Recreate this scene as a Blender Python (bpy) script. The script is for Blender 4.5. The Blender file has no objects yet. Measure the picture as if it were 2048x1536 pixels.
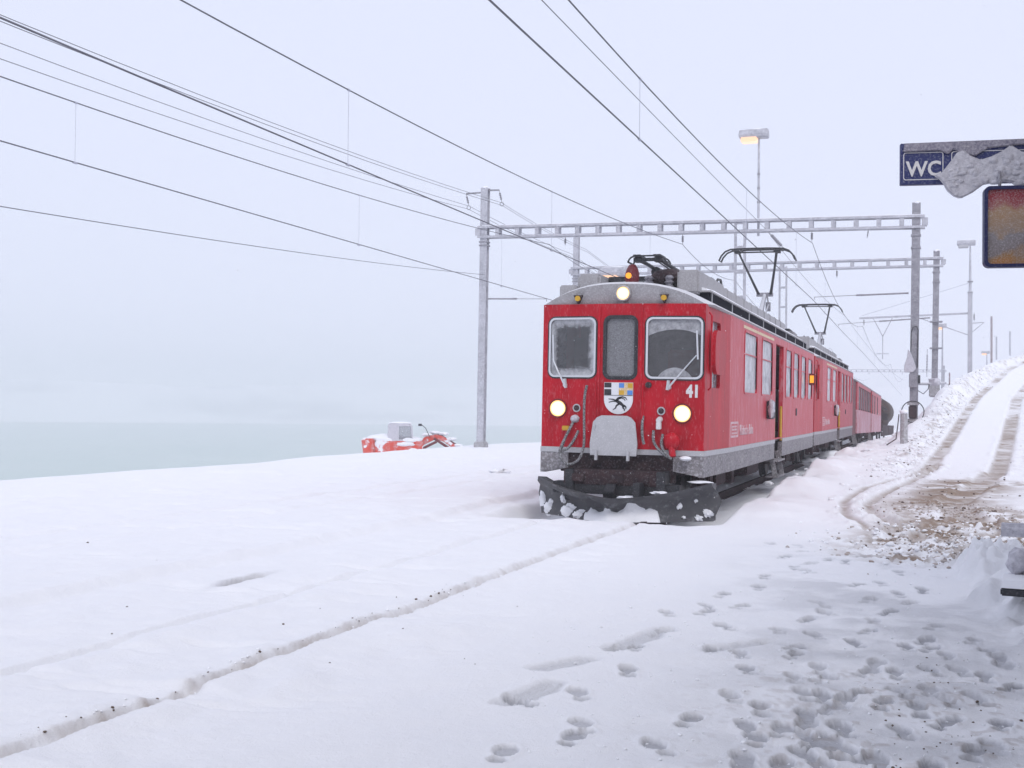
import bpy, bmesh, math, random
import numpy as np
from mathutils import Vector, Matrix
from mathutils.geometry import tessellate_polygon

R_ = math.radians
rnd = random.Random(4)
sc = bpy.context.scene
col = sc.collection

# ------------------------------------------------------------------ camera
FPX = 2400.0
CAM_H = 1.57
YAW, PITCH, ROLL = R_(19.3), R_(1.1), R_(.6)
fwd = Vector((-math.sin(YAW) * math.cos(PITCH), math.cos(YAW) * math.cos(PITCH), math.sin(PITCH)))
r0 = Vector((math.cos(YAW), math.sin(YAW), 0))
u0 = r0.cross(fwd)
rt = r0 * math.cos(ROLL) + u0 * math.sin(ROLL)
up = -r0 * math.sin(ROLL) + u0 * math.cos(ROLL)
cam_data = bpy.data.cameras.new('camera')
cam = bpy.data.objects.new('camera', cam_data)
col.objects.link(cam)
cam.matrix_world = Matrix(((rt.x, up.x, -fwd.x, 0), (rt.y, up.y, -fwd.y, 0), (rt.z, up.z, -fwd.z, CAM_H), (0, 0, 0, 1)))
cam_data.sensor_width = 36
cam_data.lens = 36 * FPX / 2048
cam_data.clip_start = .05
cam_data.clip_end = 8000
sc.camera = cam

# ------------------------------------------------------------------ world: overcast sky
SUN_EL, SUN_AZ = R_(48), R_(150)       # azimuth clockwise from +Y
world = bpy.data.worlds.new('World')
sc.world = world
world.use_nodes = True
wn, wl = world.node_tree.nodes, world.node_tree.links
wn.clear()
sky = wn.new('ShaderNodeTexSky')
sky.sky_type = 'NISHITA'
sky.sun_disc = False
sky.sun_elevation = SUN_EL
sky.sun_rotation = SUN_AZ
sky.dust_density = 3
bg1 = wn.new('ShaderNodeBackground'); bg1.inputs['Strength'].default_value = .1
wl.new(sky.outputs[0], bg1.inputs['Color'])
bg2 = wn.new('ShaderNodeBackground'); bg2.inputs['Color'].default_value = (.80, .84, 1.02, 1)   # even cloud deck
bg2.inputs['Strength'].default_value = 1.0
mx = wn.new('ShaderNodeMixShader'); mx.inputs[0].default_value = .92
wl.new(bg1.outputs[0], mx.inputs[1]); wl.new(bg2.outputs[0], mx.inputs[2])
wo = wn.new('ShaderNodeOutputWorld')
wl.new(mx.outputs[0], wo.inputs['Surface'])

sd = bpy.data.lights.new('sun', 'SUN')
sd.energy = 1.15
sd.angle = R_(30)
sd.color = (1, .96, .92)
sun = bpy.data.objects.new('sun', sd)
col.objects.link(sun)
sdir = Vector((math.sin(SUN_AZ) * math.cos(SUN_EL), math.cos(SUN_AZ) * math.cos(SUN_EL), math.sin(SUN_EL)))
sun.rotation_euler = sdir.to_track_quat('Z', 'Y').to_euler()
sun.location = (0, 0, 60)

vs = sc.view_settings
vs.view_transform = 'Standard'
vs.look = 'None'
vs.exposure = .07
vs.gamma = 1
vs.use_curve_mapping = False
sc.cycles.max_bounces = 6
sc.cycles.diffuse_bounces = 3
sc.cycles.glossy_bounces = 3
sc.cycles.transparent_max_bounces = 12
sc.cycles.volume_bounces = 3
sc.cycles.use_denoising = True
sc.cycles.sample_clamp_indirect = 4

# ------------------------------------------------------------------ materials
def mat(name, base, rough=.6, metal=0, noise=None, spec=.5, coat=0, frost=None, bump=0, bscale=30, emit=None, es=0, topsnow=0, patch=None, streak=False):
    """noise=(colour2, scale, amount); frost=(amount, scale) white rime specks; topsnow: snow lying on upward faces"""
    m = bpy.data.materials.new(name)
    m.use_nodes = True
    nt = m.node_tree
    n, l = nt.nodes, nt.links
    b = n['Principled BSDF']
    b.inputs['Roughness'].default_value = rough
    b.inputs['Metallic'].default_value = metal
    b.inputs['Specular IOR Level'].default_value = spec
    b.inputs['Coat Weight'].default_value = coat
    tc = n.new('ShaderNodeTexCoord')
    cur = None
    def mixc(fac, a, bcol):
        x = n.new('ShaderNodeMix'); x.data_type = 'RGBA'
        l.new(fac, x.inputs['Factor'])
        if isinstance(a, tuple): x.inputs['A'].default_value = (*a, 1)
        else: l.new(a, x.inputs['A'])
        x.inputs['B'].default_value = (*bcol, 1)
        return x.outputs['Result']
    def nz(scale, detail=4, rg=.6):
        t = n.new('ShaderNodeTexNoise'); t.inputs['Scale'].default_value = scale
        t.inputs['Detail'].default_value = detail; t.inputs['Roughness'].default_value = rg
        if streak:
            mp_ = n.new('ShaderNodeMapping'); mp_.inputs['Scale'].default_value = (1, 1.6, .22)
            l.new(tc.outputs['Object'], mp_.inputs[0]); l.new(mp_.outputs[0], t.inputs['Vector'])
        else: l.new(tc.outputs['Object'], t.inputs['Vector'])
        return t.outputs['Fac']
    def ramp(f, lo, hi, top=1.0):
        x = n.new('ShaderNodeMapRange'); l.new(f, x.inputs['Value'])
        x.inputs['From Min'].default_value = lo; x.inputs['From Max'].default_value = hi
        x.inputs['To Max'].default_value = top; x.clamp = True
        return x.outputs['Result']
    cur = base
    if noise:
        cur = mixc(ramp(nz(noise[1]), .35, .68, noise[2]), cur, noise[0])
    if frost:
        cur = mixc(ramp(nz(frost[1], 6, .75), .5 - frost[0] * .1, .72, min(1, max(.05, .35 + frost[0] * .5))), cur, (.80, .81, .85))
    if patch:      # snow packed on in sharp-edged patches
        cur = mixc(ramp(nz(patch[0], 5, .55), patch[1], patch[1] + .03), cur, (.82, .83, .87))
    if topsnow:
        g = n.new('ShaderNodeNewGeometry')
        s = n.new('ShaderNodeSeparateXYZ'); l.new(g.outputs['Normal'], s.inputs[0])
        cur = mixc(ramp(s.outputs['Z'], .35, .7, topsnow), cur, (.84, .85, .88))
    if isinstance(cur, tuple): b.inputs['Base Color'].default_value = (*cur, 1)
    else: l.new(cur, b.inputs['Base Color'])
    if bump:
        bp = n.new('ShaderNodeBump'); bp.inputs['Strength'].default_value = bump; bp.inputs['Distance'].default_value = .01
        l.new(nz(bscale, 5), bp.inputs['Height']); l.new(bp.outputs[0], b.inputs['Normal'])
    if emit:
        b.inputs['Emission Color'].default_value = (*emit, 1)
        b.inputs['Emission Strength'].default_value = es
    return m

M = {}
M['snow'] = mat('packed_snow', (.86, .87, .90), .85, noise=((.80, .81, .86), 9, .5), bump=.5, bscale=60, spec=.2)
M['rime'] = mat('rime_ice', (.64, .63, .68), .85, noise=((.44, .43, .48), 30, 1), bump=1, bscale=90, spec=.2)
M['crust'] = mat('grainy_rime', (.36, .335, .39), .9, noise=((.18, .17, .23), 45, 1), frost=(.2, 70), bump=1, bscale=120, spec=.15)
M['red'] = mat('red_paint', (.50, .003, .016), .45, noise=((.33, .004, .013), 3.5, .9), frost=(-.35, 45), spec=.18, streak=True)
M['red_side'] = mat('red_paint_frosted', (.48, .006, .024), .42, noise=((.50, .045, .07), 1.6, .9), frost=(-.05, 9), spec=.35, streak=True)
M['red_dark'] = mat('dark_red_paint', (.17, .008, .014), .5, noise=((.09, .008, .012), 6, .8), frost=(-.2, 45), spec=.25)
M['red_white'] = mat('red_paint_rimed', (.46, .05, .08), .5, noise=((.60, .30, .37), 1.2, 1), frost=(.7, 12))
M['roof_grey'] = mat('roof_grey', (.30, .29, .30), .7, noise=((.36, .35, .36), 5, .8), frost=(.2, 40), topsnow=.5)
M['light_grey'] = mat('light_grey_paint', (.44, .44, .46), .55, noise=((.36, .36, .38), 6, .6), frost=(.1, 45), spec=.3)
M['skirt'] = mat('skirt_grey', (.15, .14, .15), .6, noise=((.26, .24, .25), 3, .8), frost=(.35, 24), spec=.3)
M['brown_dark'] = mat('brown_underframe', (.028, .018, .022), .8, noise=((.06, .032, .034), 9, .9), frost=(-.25, 35), spec=.2)
M['black'] = mat('black_iron', (.020, .021, .026), .5, noise=((.04, .04, .045), 12, .8), frost=(-.3, 50), spec=.3)
M['plow'] = mat('plow_steel', (.050, .051, .058), .55, noise=((.10, .10, .106), 2.2, .9), frost=(-.25, 5), bump=.3, bscale=25, spec=.3)
M['slot_shade'] = mat('walkway_slot_shade', (.008, .009, .016), .9, spec=.05)
M['rubber'] = mat('rubber', (.045, .043, .045), .6, frost=(.6, 60))
M['steel'] = mat('frosted_steel', (.33, .33, .37), .6, metal=.1, noise=((.50, .50, .55), 3, .9), frost=(.55, 14), topsnow=.6)
M['steel_dark'] = mat('weathered_steel', (.17, .165, .19), .6, metal=.2, noise=((.30, .29, .33), 5, .9), frost=(.3, 25), topsnow=.6)
M['wire'] = mat('wire', (.085, .085, .105), .6, noise=((.16, .16, .19), 1.5, .8))
M['wire_frost'] = mat('frosted_wire', (.42, .43, .50), .7)
M['porcelain'] = mat('insulator', (.16, .15, .18), .35, frost=(.5, 60))
M['chrome'] = mat('alloy_trim', (.62, .63, .65), .3, metal=.6, frost=(.5, 70))
M['white'] = mat('white_enamel', (.72, .73, .76), .4)
M['ink'] = mat('black_print', (.02, .02, .025), .5)
M['blue'] = mat('blue_print', (.08, .24, .62), .5)
M['yellow'] = mat('yellow_paint', (.62, .36, .02), .5, noise=((.48, .26, .02), 8, .6))
M['yellow_pale'] = mat('pale_yellow_paint', (.60, .42, .16), .5, frost=(.9, 35))
M['grey_text'] = mat('grey_lettering', (.62, .60, .60), .6, frost=(.8, 60))
M['logo'] = mat('rimed_lettering', (.66, .56, .58), .6, noise=((.55, .20, .24), 8, .8))
M['lens'] = mat('lit_headlamp', (.25, .2, .12), .3, emit=(1.0, .86, .54), es=1.5)
M['bowl_glow'] = mat('lamp_bowl_glow', (.8, .5, .2), .3, emit=(1.0, .55, .18), es=.9)  # emission imitates the warm glow ring round each headlight
M['lens_amber'] = mat('lit_amber', (.4, .15, .02), .3, emit=(1.0, .40, .02), es=1.0)
M['lamp_glow'] = mat('lit_sodium_lamp', (.2, .12, .06), .3, emit=(1.0, .62, .42), es=1.1)
M['reflector'] = mat('reflector', (.75, .55, .3), .25, metal=.6)
M['interior'] = mat('interior_grey', (.22, .21, .21), .7, noise=((.14, .13, .14), 3, .7))
M['seat'] = mat('seat_red', (.35, .05, .04), .8)
M['orange'] = mat('orange_machine', (.66, .05, .018), .5, noise=((.50, .035, .02), 4, .6), frost=(.3, 4), topsnow=.85, patch=(1.7, .575))
M['navy'] = mat('navy_enamel', (.028, .036, .13), .45, frost=(-.1, 60), spec=.25)
M['board_rim'] = mat('navy_rim', (.018, .022, .085), .45, frost=(-.35, 60), spec=.25)
M['wood'] = mat('dark_bark', (.04, .026, .020), .9, noise=((.05, .03, .022), 5, .9), frost=(-.5, 8), spec=.1)
M['tank'] = mat('tank_brown', (.06, .032, .018), .6, noise=((.022, .016, .013), 2, .9), frost=(-.5, 7), spec=.15)
M['concrete'] = mat('concrete', (.30, .29, .30), .9, noise=((.22, .21, .22), 6, .8), frost=(.8, 12), topsnow=.9)
M['pole_wood'] = mat('weathered_pole', (.16, .085, .09), .8, frost=(.8, 15))
M['plaster'] = mat('plaster', (.50, .47, .42), .9, noise=((.42, .39, .35), 3, .7))
M['timber'] = mat('stained_timber', (.13, .07, .04), .8, noise=((.09, .05, .03), 12, .8))

def glass_mat(name, frost, tint=.55, arc=None, scale=14, edge=None):
    m = bpy.data.materials.new(name); m.use_nodes = True
    nt = m.node_tree; n, l = nt.nodes, nt.links; n.clear()
    out = n.new('ShaderNodeOutputMaterial')
    tr = n.new('ShaderNodeBsdfTransparent'); tr.inputs[0].default_value = (tint, tint, tint * 1.03, 1)
    gl = n.new('ShaderNodeBsdfGlossy'); gl.inputs['Roughness'].default_value = .04
    fr = n.new('ShaderNodeFresnel'); fr.inputs['IOR'].default_value = 1.55
    m1 = n.new('ShaderNodeMixShader'); l.new(fr.outputs[0], m1.inputs[0]); l.new(tr.outputs[0], m1.inputs[1]); l.new(gl.outputs[0], m1.inputs[2])
    df = n.new('ShaderNodeBsdfDiffuse'); df.inputs[0].default_value = (.68, .69, .73, 1)
    tc = n.new('ShaderNodeTexCoord')
    nz = n.new('ShaderNodeTexNoise'); nz.inputs['Scale'].default_value = scale; nz.inputs['Detail'].default_value = 7; nz.inputs['Roughness'].default_value = .72
    l.new(tc.outputs['Object'], nz.inputs['Vector'])
    mr = n.new('ShaderNodeMapRange'); l.new(nz.outputs['Fac'], mr.inputs['Value'])
    mr.inputs['From Min'].default_value = .35; mr.inputs['From Max'].default_value = .75
    mr.inputs['To Min'].default_value = frost * .35; mr.inputs['To Max'].default_value = frost
    fac = mr.outputs['Result']
    def math_(op, a, b=None):
        x = n.new('ShaderNodeMath'); x.operation = op
        for i, v in enumerate((a, b)):
            if v is None: continue
            if isinstance(v, (int, float)): x.inputs[i].default_value = v
            else: l.new(v, x.inputs[i])
        return x.outputs[0]
    sp = n.new('ShaderNodeSeparateXYZ'); l.new(tc.outputs['Object'], sp.inputs[0])
    if arc:      # a wiper has cleared the band between two radii about (cx, cz)
        cx, cz, ra, rb = arc
        dx = math_('SUBTRACT', sp.outputs['X'], cx); dz = math_('SUBTRACT', sp.outputs['Z'], cz)
        d = math_('SQRT', math_('ADD', math_('MULTIPLY', dx, dx), math_('MULTIPLY', dz, dz)))
        a = math_('GREATER_THAN', d, rb); bb = math_('LESS_THAN', d, ra)
        fac = math_('MAXIMUM', fac, math_('MULTIPLY', math_('MAXIMUM', a, bb), math_('ADD', math_('MULTIPLY', nz.outputs['Fac'], .9), .0)))
    if edge:     # ice grown in from the pane's rim
        cx, cz, hx, hz = edge
        ax = math_('DIVIDE', math_('ABSOLUTE', math_('SUBTRACT', sp.outputs['X'], cx)), hx)
        az = math_('DIVIDE', math_('ABSOLUTE', math_('SUBTRACT', sp.outputs['Z'], cz)), hz)
        e = math_('ADD', math_('MAXIMUM', ax, az), math_('MULTIPLY', math_('SUBTRACT', nz.outputs['Fac'], .5), .5))
        x = n.new('ShaderNodeMapRange'); l.new(e, x.inputs['Value']); x.inputs['From Min'].default_value = .62; x.inputs['From Max'].default_value = .95; x.inputs['To Max'].default_value = .8
        fac = math_('MAXIMUM', fac, x.outputs['Result'])
    m2 = n.new('ShaderNodeMixShader'); l.new(fac, m2.inputs[0]); l.new(m1.outputs[0], m2.inputs[1]); l.new(df.outputs[0], m2.inputs[2])
    l.new(m2.outputs[0], out.inputs['Surface'])
    return m
M['glass_side'] = glass_mat('side_glass_sky_sheen', .95, .8, scale=3)  # heavy pale frost layer imitates bright sky mirrored in the panes
M['glass_left'] = glass_mat('cab_glass', .12, .7, edge=(-.76, 2.47, .37, .44))
M['glass_mid'] = glass_mat('rimed_door_glass', .42, .4, scale=70)
M['glass_right'] = glass_mat('wiped_cab_glass', .12, .6, arc=(.80, 1.89, .29, .85))
M['glass_cab'] = glass_mat('cab_side_glass', .45, .7)

# ------------------------------------------------------------------ mesh helpers
class MB:
    def __init__(s): s.v, s.f, s.cuts = [], [], [0]
    def cut(s):
        """what follows becomes an object of its own when built"""
        if len(s.v) > s.cuts[-1]: s.cuts.append(len(s.v))
        return s
    def add(s, vs_, fs_):
        o = len(s.v); s.v += [tuple(p) for p in vs_]; s.f += [tuple(i + o for i in f) for f in fs_]; return s
    def box(s, x0, x1, y0, y1, z0, z1):
        return s.add([(x0, y0, z0), (x1, y0, z0), (x1, y1, z0), (x0, y1, z0), (x0, y0, z1), (x1, y0, z1), (x1, y1, z1), (x0, y1, z1)],
                     [(0, 3, 2, 1), (4, 5, 6, 7), (0, 1, 5, 4), (1, 2, 6, 5), (2, 3, 7, 6), (3, 0, 4, 7)])
    def bar(s, a, b, w, h, upv=(0, 0, 1)):
        a, b = Vector(a), Vector(b); d = (b - a).normalized()
        u = Vector(upv)
        if abs(d.dot(u)) > .98: u = Vector((0, 1, 0))
        x = d.cross(u).normalized(); z = x.cross(d).normalized()
        P = []
        for c in (a, b):
            for i, j in ((-1, -1), (1, -1), (1, 1), (-1, 1)): P.append(c + x * w / 2 * i + z * h / 2 * j)
        return s.add(P, [(0, 1, 2, 3), (7, 6, 5, 4), (0, 4, 5, 1), (1, 5, 6, 2), (2, 6, 7, 3), (3, 7, 4, 0)])
    def tube(s, pts, r, n=8, cap=True):
        pts = [Vector(p) for p in pts]; k = len(pts); rings = []
        rr = r if isinstance(r, (list, tuple)) else [r] * k
        px = None
        for i, p in enumerate(pts):
            d = (pts[min(i + 1, k - 1)] - pts[max(i - 1, 0)]).normalized()
            if px is None:
                u = Vector((0, 0, 1)) if abs(d.z) < .9 else Vector((1, 0, 0)); px = d.cross(u).normalized()
            else:
                px = (px - d * px.dot(d)).normalized()
            py = d.cross(px)
            rings.append([p + (px * math.cos(2 * math.pi * j / n) + py * math.sin(2 * math.pi * j / n)) * rr[i] for j in range(n)])
        V = [q for rg in rings for q in rg]; F = []
        for i in range(k - 1):
            for j in range(n):
                a, b = i * n + j, i * n + (j + 1) % n
                F.append((a, a + n, b + n, b))
        if cap: F += [tuple(range(n)), tuple(reversed(range((k - 1) * n, k * n)))]
        return s.add(V, F)
    def ring(s, c, axis, R, r, n=28, m=6):
        c, ax = Vector(c), Vector(axis).normalized()
        u = ax.orthogonal().normalized(); w = ax.cross(u); V, F = [], []
        for i in range(n):
            a = 2 * math.pi * i / n; d = u * math.cos(a) + w * math.sin(a)
            for j in range(m):
                b = 2 * math.pi * j / m; V.append(c + d * (R + r * math.cos(b)) + ax * r * math.sin(b))
        for i in range(n):
            for j in range(m):
                F.append((i * m + j, i * m + (j + 1) % m, ((i + 1) % n) * m + (j + 1) % m, ((i + 1) % n) * m + j))
        return s.add(V, F)
    def plate(s, outer, holes, fn, w0, w1):
        """2-D outline with holes, thickness w0..w1, fn(u, v, w) -> xyz"""
        loops = [outer] + list(holes)
        tri = tessellate_polygon([[Vector((p[0], p[1], 0)) for p in lp] for lp in loops])
        flat = [p for lp in loops for p in lp]; N = len(flat)
        V = [fn(p[0], p[1], w0) for p in flat] + [fn(p[0], p[1], w1) for p in flat]
        F = [tuple(t) for t in tri] + [tuple(i + N for i in reversed(t)) for t in tri]
        o = 0
        for lp in loops:
            k = len(lp)
            for i in range(k):
                a, b = o + i, o + (i + 1) % k
                F.append((a, b, b + N, a + N))
            o += k
        return s.add(V, F)
    def loft(s, secs, cap=True):
        n = len(secs[0]); V = [p for q in secs for p in q]; F = []
        for i in range(len(secs) - 1):
            for j in range(n):
                a, b = i * n + j, i * n + (j + 1) % n
                F.append((a, b, b + n, a + n))
        if cap: F += [tuple(reversed(range(n))), tuple(range((len(secs) - 1) * n, len(secs) * n))]
        return s.add(V, F)
    def lump(s, c, r, seed=0, rough=.25, nu=12, nv=7, zmin=None):
        rg = random.Random(seed); ph = [(rg.uniform(1, 4), rg.uniform(1, 4), rg.uniform(0, 6.28)) for _ in range(4)]
        V, F = [], []
        for i in range(nv + 1):
            t = math.pi * i / nv
            for j in range(nu):
                a = 2 * math.pi * j / nu
                d = Vector((math.sin(t) * math.cos(a), math.sin(t) * math.sin(a), math.cos(t)))
                k = 1 + rough * sum(math.sin(q[0] * 2 * d.x + q[1] * 2 * d.y + q[0] * q[1] * d.z + q[2]) for q in ph) / 3
                p = [c[0] + d.x * r[0] * k, c[1] + d.y * r[1] * k, c[2] + d.z * r[2] * k]
                if zmin is not None: p[2] = max(p[2], zmin)
                V.append(p)
        for i in range(nv):
            for j in range(nu):
                F.append((i * nu + j, (i + 1) * nu + j, (i + 1) * nu + (j + 1) % nu, i * nu + (j + 1) % nu))
        return s.add(V, F)
    def build(s, name, m, parent=None, smooth=False, bevel=0, loc=None):
        if len(s.cuts) > 1:
            ends = s.cuts[1:] + [len(s.v)]; first = None
            for a, b in zip(s.cuts, ends):
                if b <= a: continue
                q = MB(); q.v = s.v[a:b]; q.f = [tuple(i - a for i in f) for f in s.f if a <= f[0] < b]
                o = q.build(name, m, parent, smooth, bevel, loc); first = first or o
            return first
        me = bpy.data.meshes.new(name)
        bm = bmesh.new()
        bv = [bm.verts.new(p) for p in s.v]
        for f in s.f:
            try: bm.faces.new([bv[i] for i in f])
            except ValueError: pass
        bmesh.ops.remove_doubles(bm, verts=bm.verts, dist=1e-5)
        bmesh.ops.recalc_face_normals(bm, faces=bm.faces)
        if bevel:
            ed = [e for e in bm.edges if len(e.link_faces) == 2 and e.calc_face_angle(0) > .6]
            bmesh.ops.bevel(bm, geom=ed, offset=bevel, segments=2, affect='EDGES', clamp_overlap=True)
        if smooth:
            for f in bm.faces: f.smooth = True
            for e in bm.edges:
                if len(e.link_faces) == 2 and e.calc_face_angle(0) > .75: e.smooth = False
        bm.to_mesh(me); bm.free()
        me.materials.append(M[m] if isinstance(m, str) else m)
        o = bpy.data.objects.new(name, me)
        col.objects.link(o)
        if parent: o.parent = parent
        if loc: o.location = loc
        return o

def tag(o, label=None, cat=None, group=None, kind=None):
    if label: o['label'] = label
    if cat: o['category'] = cat
    if group: o['group'] = group
    if kind: o['kind'] = kind
    return o
def empty(name, loc=(0, 0, 0), rot=(0, 0, 0), label=None, cat=None, group=None):
    o = bpy.data.objects.new(name, None); col.objects.link(o)
    o.location = loc; o.rotation_euler = rot
    return tag(o, label, cat, group)
def copy_tree(o, parent=None, skip=()):
    c = o.copy(); col.objects.link(c); c.parent = parent
    for ch in list(o.children):
        if ch.name.split('.')[0] not in skip: copy_tree(ch, c, skip)
    return c
def rrect(x0, x1, z0, z1, r, n=5):
    P = []
    for cx, cz, a in ((x1 - r, z0 + r, -90), (x1 - r, z1 - r, 0), (x0 + r, z1 - r, 90), (x0 + r, z0 + r, 180)):
        for i in range(n + 1):
            t = R_(a + 90 * i / n); P.append((cx + r * math.cos(t), cz + r * math.sin(t)))
    return P
def circ(cx, cz, r, n=24): return [(cx + r * math.cos(2 * math.pi * i / n), cz + r * math.sin(2 * math.pi * i / n)) for i in range(n)]
def text_mesh(name, s, size, m, parent, fn, bold=.02, spacing=1.0, t=.004):
    c = bpy.data.curves.new(name, 'FONT'); c.body = s; c.size = size; c.offset = bold * size; c.extrude = t; c.space_character = spacing
    c.resolution_u = 3
    tmp = bpy.data.objects.new('tmp_text', c); col.objects.link(tmp)
    dg = bpy.context.evaluated_depsgraph_get()
    me = bpy.data.meshes.new_from_object(tmp.evaluated_get(dg))
    bpy.data.objects.remove(tmp); bpy.data.curves.remove(c)
    for v in me.vertices: v.co = Vector(fn(v.co.x, v.co.y, v.co.z))
    me.materials.clear(); me.materials.append(M[m])
    o = bpy.data.objects.new(name, me); col.objects.link(o); o.parent = parent
    return o
def wire_pts(a, b, sag, n=24):
    a, b = Vector(a), Vector(b)
    return [a.lerp(b, i / n) - Vector((0, 0, sag * 4 * (i / n) * (1 - i / n))) for i in range(n + 1)]

# ------------------------------------------------------------------ terrain
PX = {}
def ray(px, py):
    return fwd + rt * ((px - 1024) / FPX) + up * ((768 - py) / FPX)
def gpt(px, py, z=.03):
    d = ray(px, py); t = (z - CAM_H) / d.z
    return np.array([d.x * t, d.y * t])

def hash2(ix, iy, seed):
    h = (ix.astype(np.int64) * 374761393 + iy.astype(np.int64) * 668265263 + seed * 1442695041) & 0x7fffffff
    h = (h ^ (h >> 13)) * 1274126177 & 0x7fffffff
    return ((h ^ (h >> 16)) & 0xffff) / 65535.0
def vnoise(x, y, seed):
    ix, iy = np.floor(x), np.floor(y); fx, fy = x - ix, y - iy
    fx, fy = fx * fx * fx * (fx * (fx * 6 - 15) + 10), fy * fy * fy * (fy * (fy * 6 - 15) + 10)
    a, b = hash2(ix, iy, seed), hash2(ix + 1, iy, seed)
    c, d = hash2(ix, iy + 1, seed), hash2(ix + 1, iy + 1, seed)
    return (a + (b - a) * fx) * (1 - fy) + (c + (d - c) * fx) * fy - .5
def fbm(x, y, sc_, seed, octs=4, gain=.5):
    s, a = 0, 1.0
    for i in range(octs):
        s = s + a * vnoise(x / sc_ * 2 ** i + 17.3 * i, y / sc_ * 2 ** i - 9.1 * i, seed + i); a *= gain
    return s
def sstep(a, b, x):
    t = np.clip((x - a) / (b - a), 0, 1); return t * t * (3 - 2 * t)
def seg_dist(X, Y, pts):
    best = np.full(X.shape, 1e9)
    for (ax, ay), (bx, by) in zip(pts[:-1], pts[1:]):
        dx, dy = bx - ax, by - ay
        t = np.clip(((X - ax) * dx + (Y - ay) * dy) / (dx * dx + dy * dy + 1e-9), 0, 1)
        best = np.minimum(best, np.hypot(X - ax - t * dx, Y - ay - t * dy))
    return best

TX = -4.38                 # centre of the train's track
T2X, T3X = -9.3, -14.6
LAKE_Z = -16.0
def grade(Y): return np.where(Y > 52, -.013 * (Y - 52), 0.0)
RY = [0, 20, 30, 33, 41, 57, 75, 100, 140, 400]
def road_c(Y): return np.interp(Y, RY, [.6, .4, .5, .75, 1.4, 2.65, 5.0, 9, 18, 90])
def road_z(Y): return np.interp(Y, RY, [0, 0, 0, .05, .67, 2.1, 4.0, 6.2, 9, 20])
def ridge_z(Y): return np.interp(Y, [0, 26, 34, 41, 47, 60, 83, 110, 400], [0, 0, .22, .75, 1.35, 2.95, 4.9, 6.8, 20])

def base_height(X, Y):
    z = grade(Y) + .03 - .22 * sstep(-6.5, -17, X) + .05 * fbm(X, Y, 6, 3, 3) + .02 * fbm(X, Y, 1.2, 8, 3)
    # ledge between the tracks, faint ruts of the covered tracks
    z = z + .085 * sstep(-6.4, -6.55, X + .12 * fbm(X * 0, Y, 3, 21, 3)) - .09 * np.exp(-((X + 9.7) / .09) ** 2) - .05 * np.exp(-((X + 8.6) / .08) ** 2)
    # bank on the right: foot, ridge and the road climbing behind it
    rc, rz, gz = road_c(Y), road_z(Y), ridge_z(Y)
    k = X - (rc - 2.0)
    bank = gz * sstep(-1.9, -.1, k + .35 * fbm(X, Y, 2.0, 31, 3))
    road = rz + .02 * fbm(X, Y, 2, 5, 2)
    tr = sstep(.15, .85, k + .25 * fbm(X, Y, 1.1, 35, 3))
    right = bank * (1 - tr) + road * tr
    out = sstep(1.7, 2.6, X - rc)
    right = right + out * (.12 * np.maximum(0, np.minimum(X - rc - 2, 60)) * sstep(20, 60, Y) + .18 * sstep(30, 45, Y))
    z = z + right * (1 - .0) 
    z = np.where((Y > 52), z - grade(Y) * sstep(-2.4, -.4, k), z)
    # lake side
    ex = -18.3 + .35 * fbm(X * 0 + 3, Y, 9, 41, 2)
    d = ex - X
    drop = np.where(d > 0, np.where(d < 3, .06 * d * d, .54 + (d - 3) * .36), 0)
    zl = np.maximum(z - drop, LAKE_Z - 2 + 0 * z)
    rr = np.hypot(X, Y)
    shore = 1180 + 160 * fbm(X, Y, 500, 51, 2)
    hill = np.clip((rr - shore) * .16, -2, 1e9)
    hill = hill * (1 + .9 * fbm(X, Y, 260, 55, 4))
    hill = np.minimum(hill, 40 + 14 * fbm(X, Y, 300, 58, 2))
    far = LAKE_Z + hill
    z = np.where(d > 0, np.where(rr > shore - 20, np.maximum(zl, far), zl), z)
    return z

# wheel ruts and slush, drawn where they lie on the ground
rut_a = [gpt(*p) for p in ((1880, 938), (1800, 958), (1730, 975), (1688, 1000), (1690, 1025), (1740, 1050), (1800, 1066), (1880, 1075))]
rut_b = [gpt(*p) for p in ((1880, 938), (1822, 962), (1768, 985), (1735, 1005), (1752, 1028), (1810, 1045), (1880, 1055))]
rut_c = [gpt(*p) for p in ((1988, 948), (1950, 975), (1905, 1000), (1930, 1030), (2000, 1050), (2100, 1068))]
rut_d = [gpt(*p) for p in ((1960, 970), (2060, 968), (2150, 975))]
road_l = [(road_c(y) - .85, y) for y in np.linspace(30, 110, 50)]
road_r = [(road_c(y) + .85, y) for y in np.linspace(31, 110, 50)]
slush_c = [gpt(*p) for p in ((1960, 965), (1900, 985), (1880, 1010), (1930, 1025), (1890, 1060), (1850, 1085), (1900, 1105), (1990, 1085), (2060, 1050))]

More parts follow.
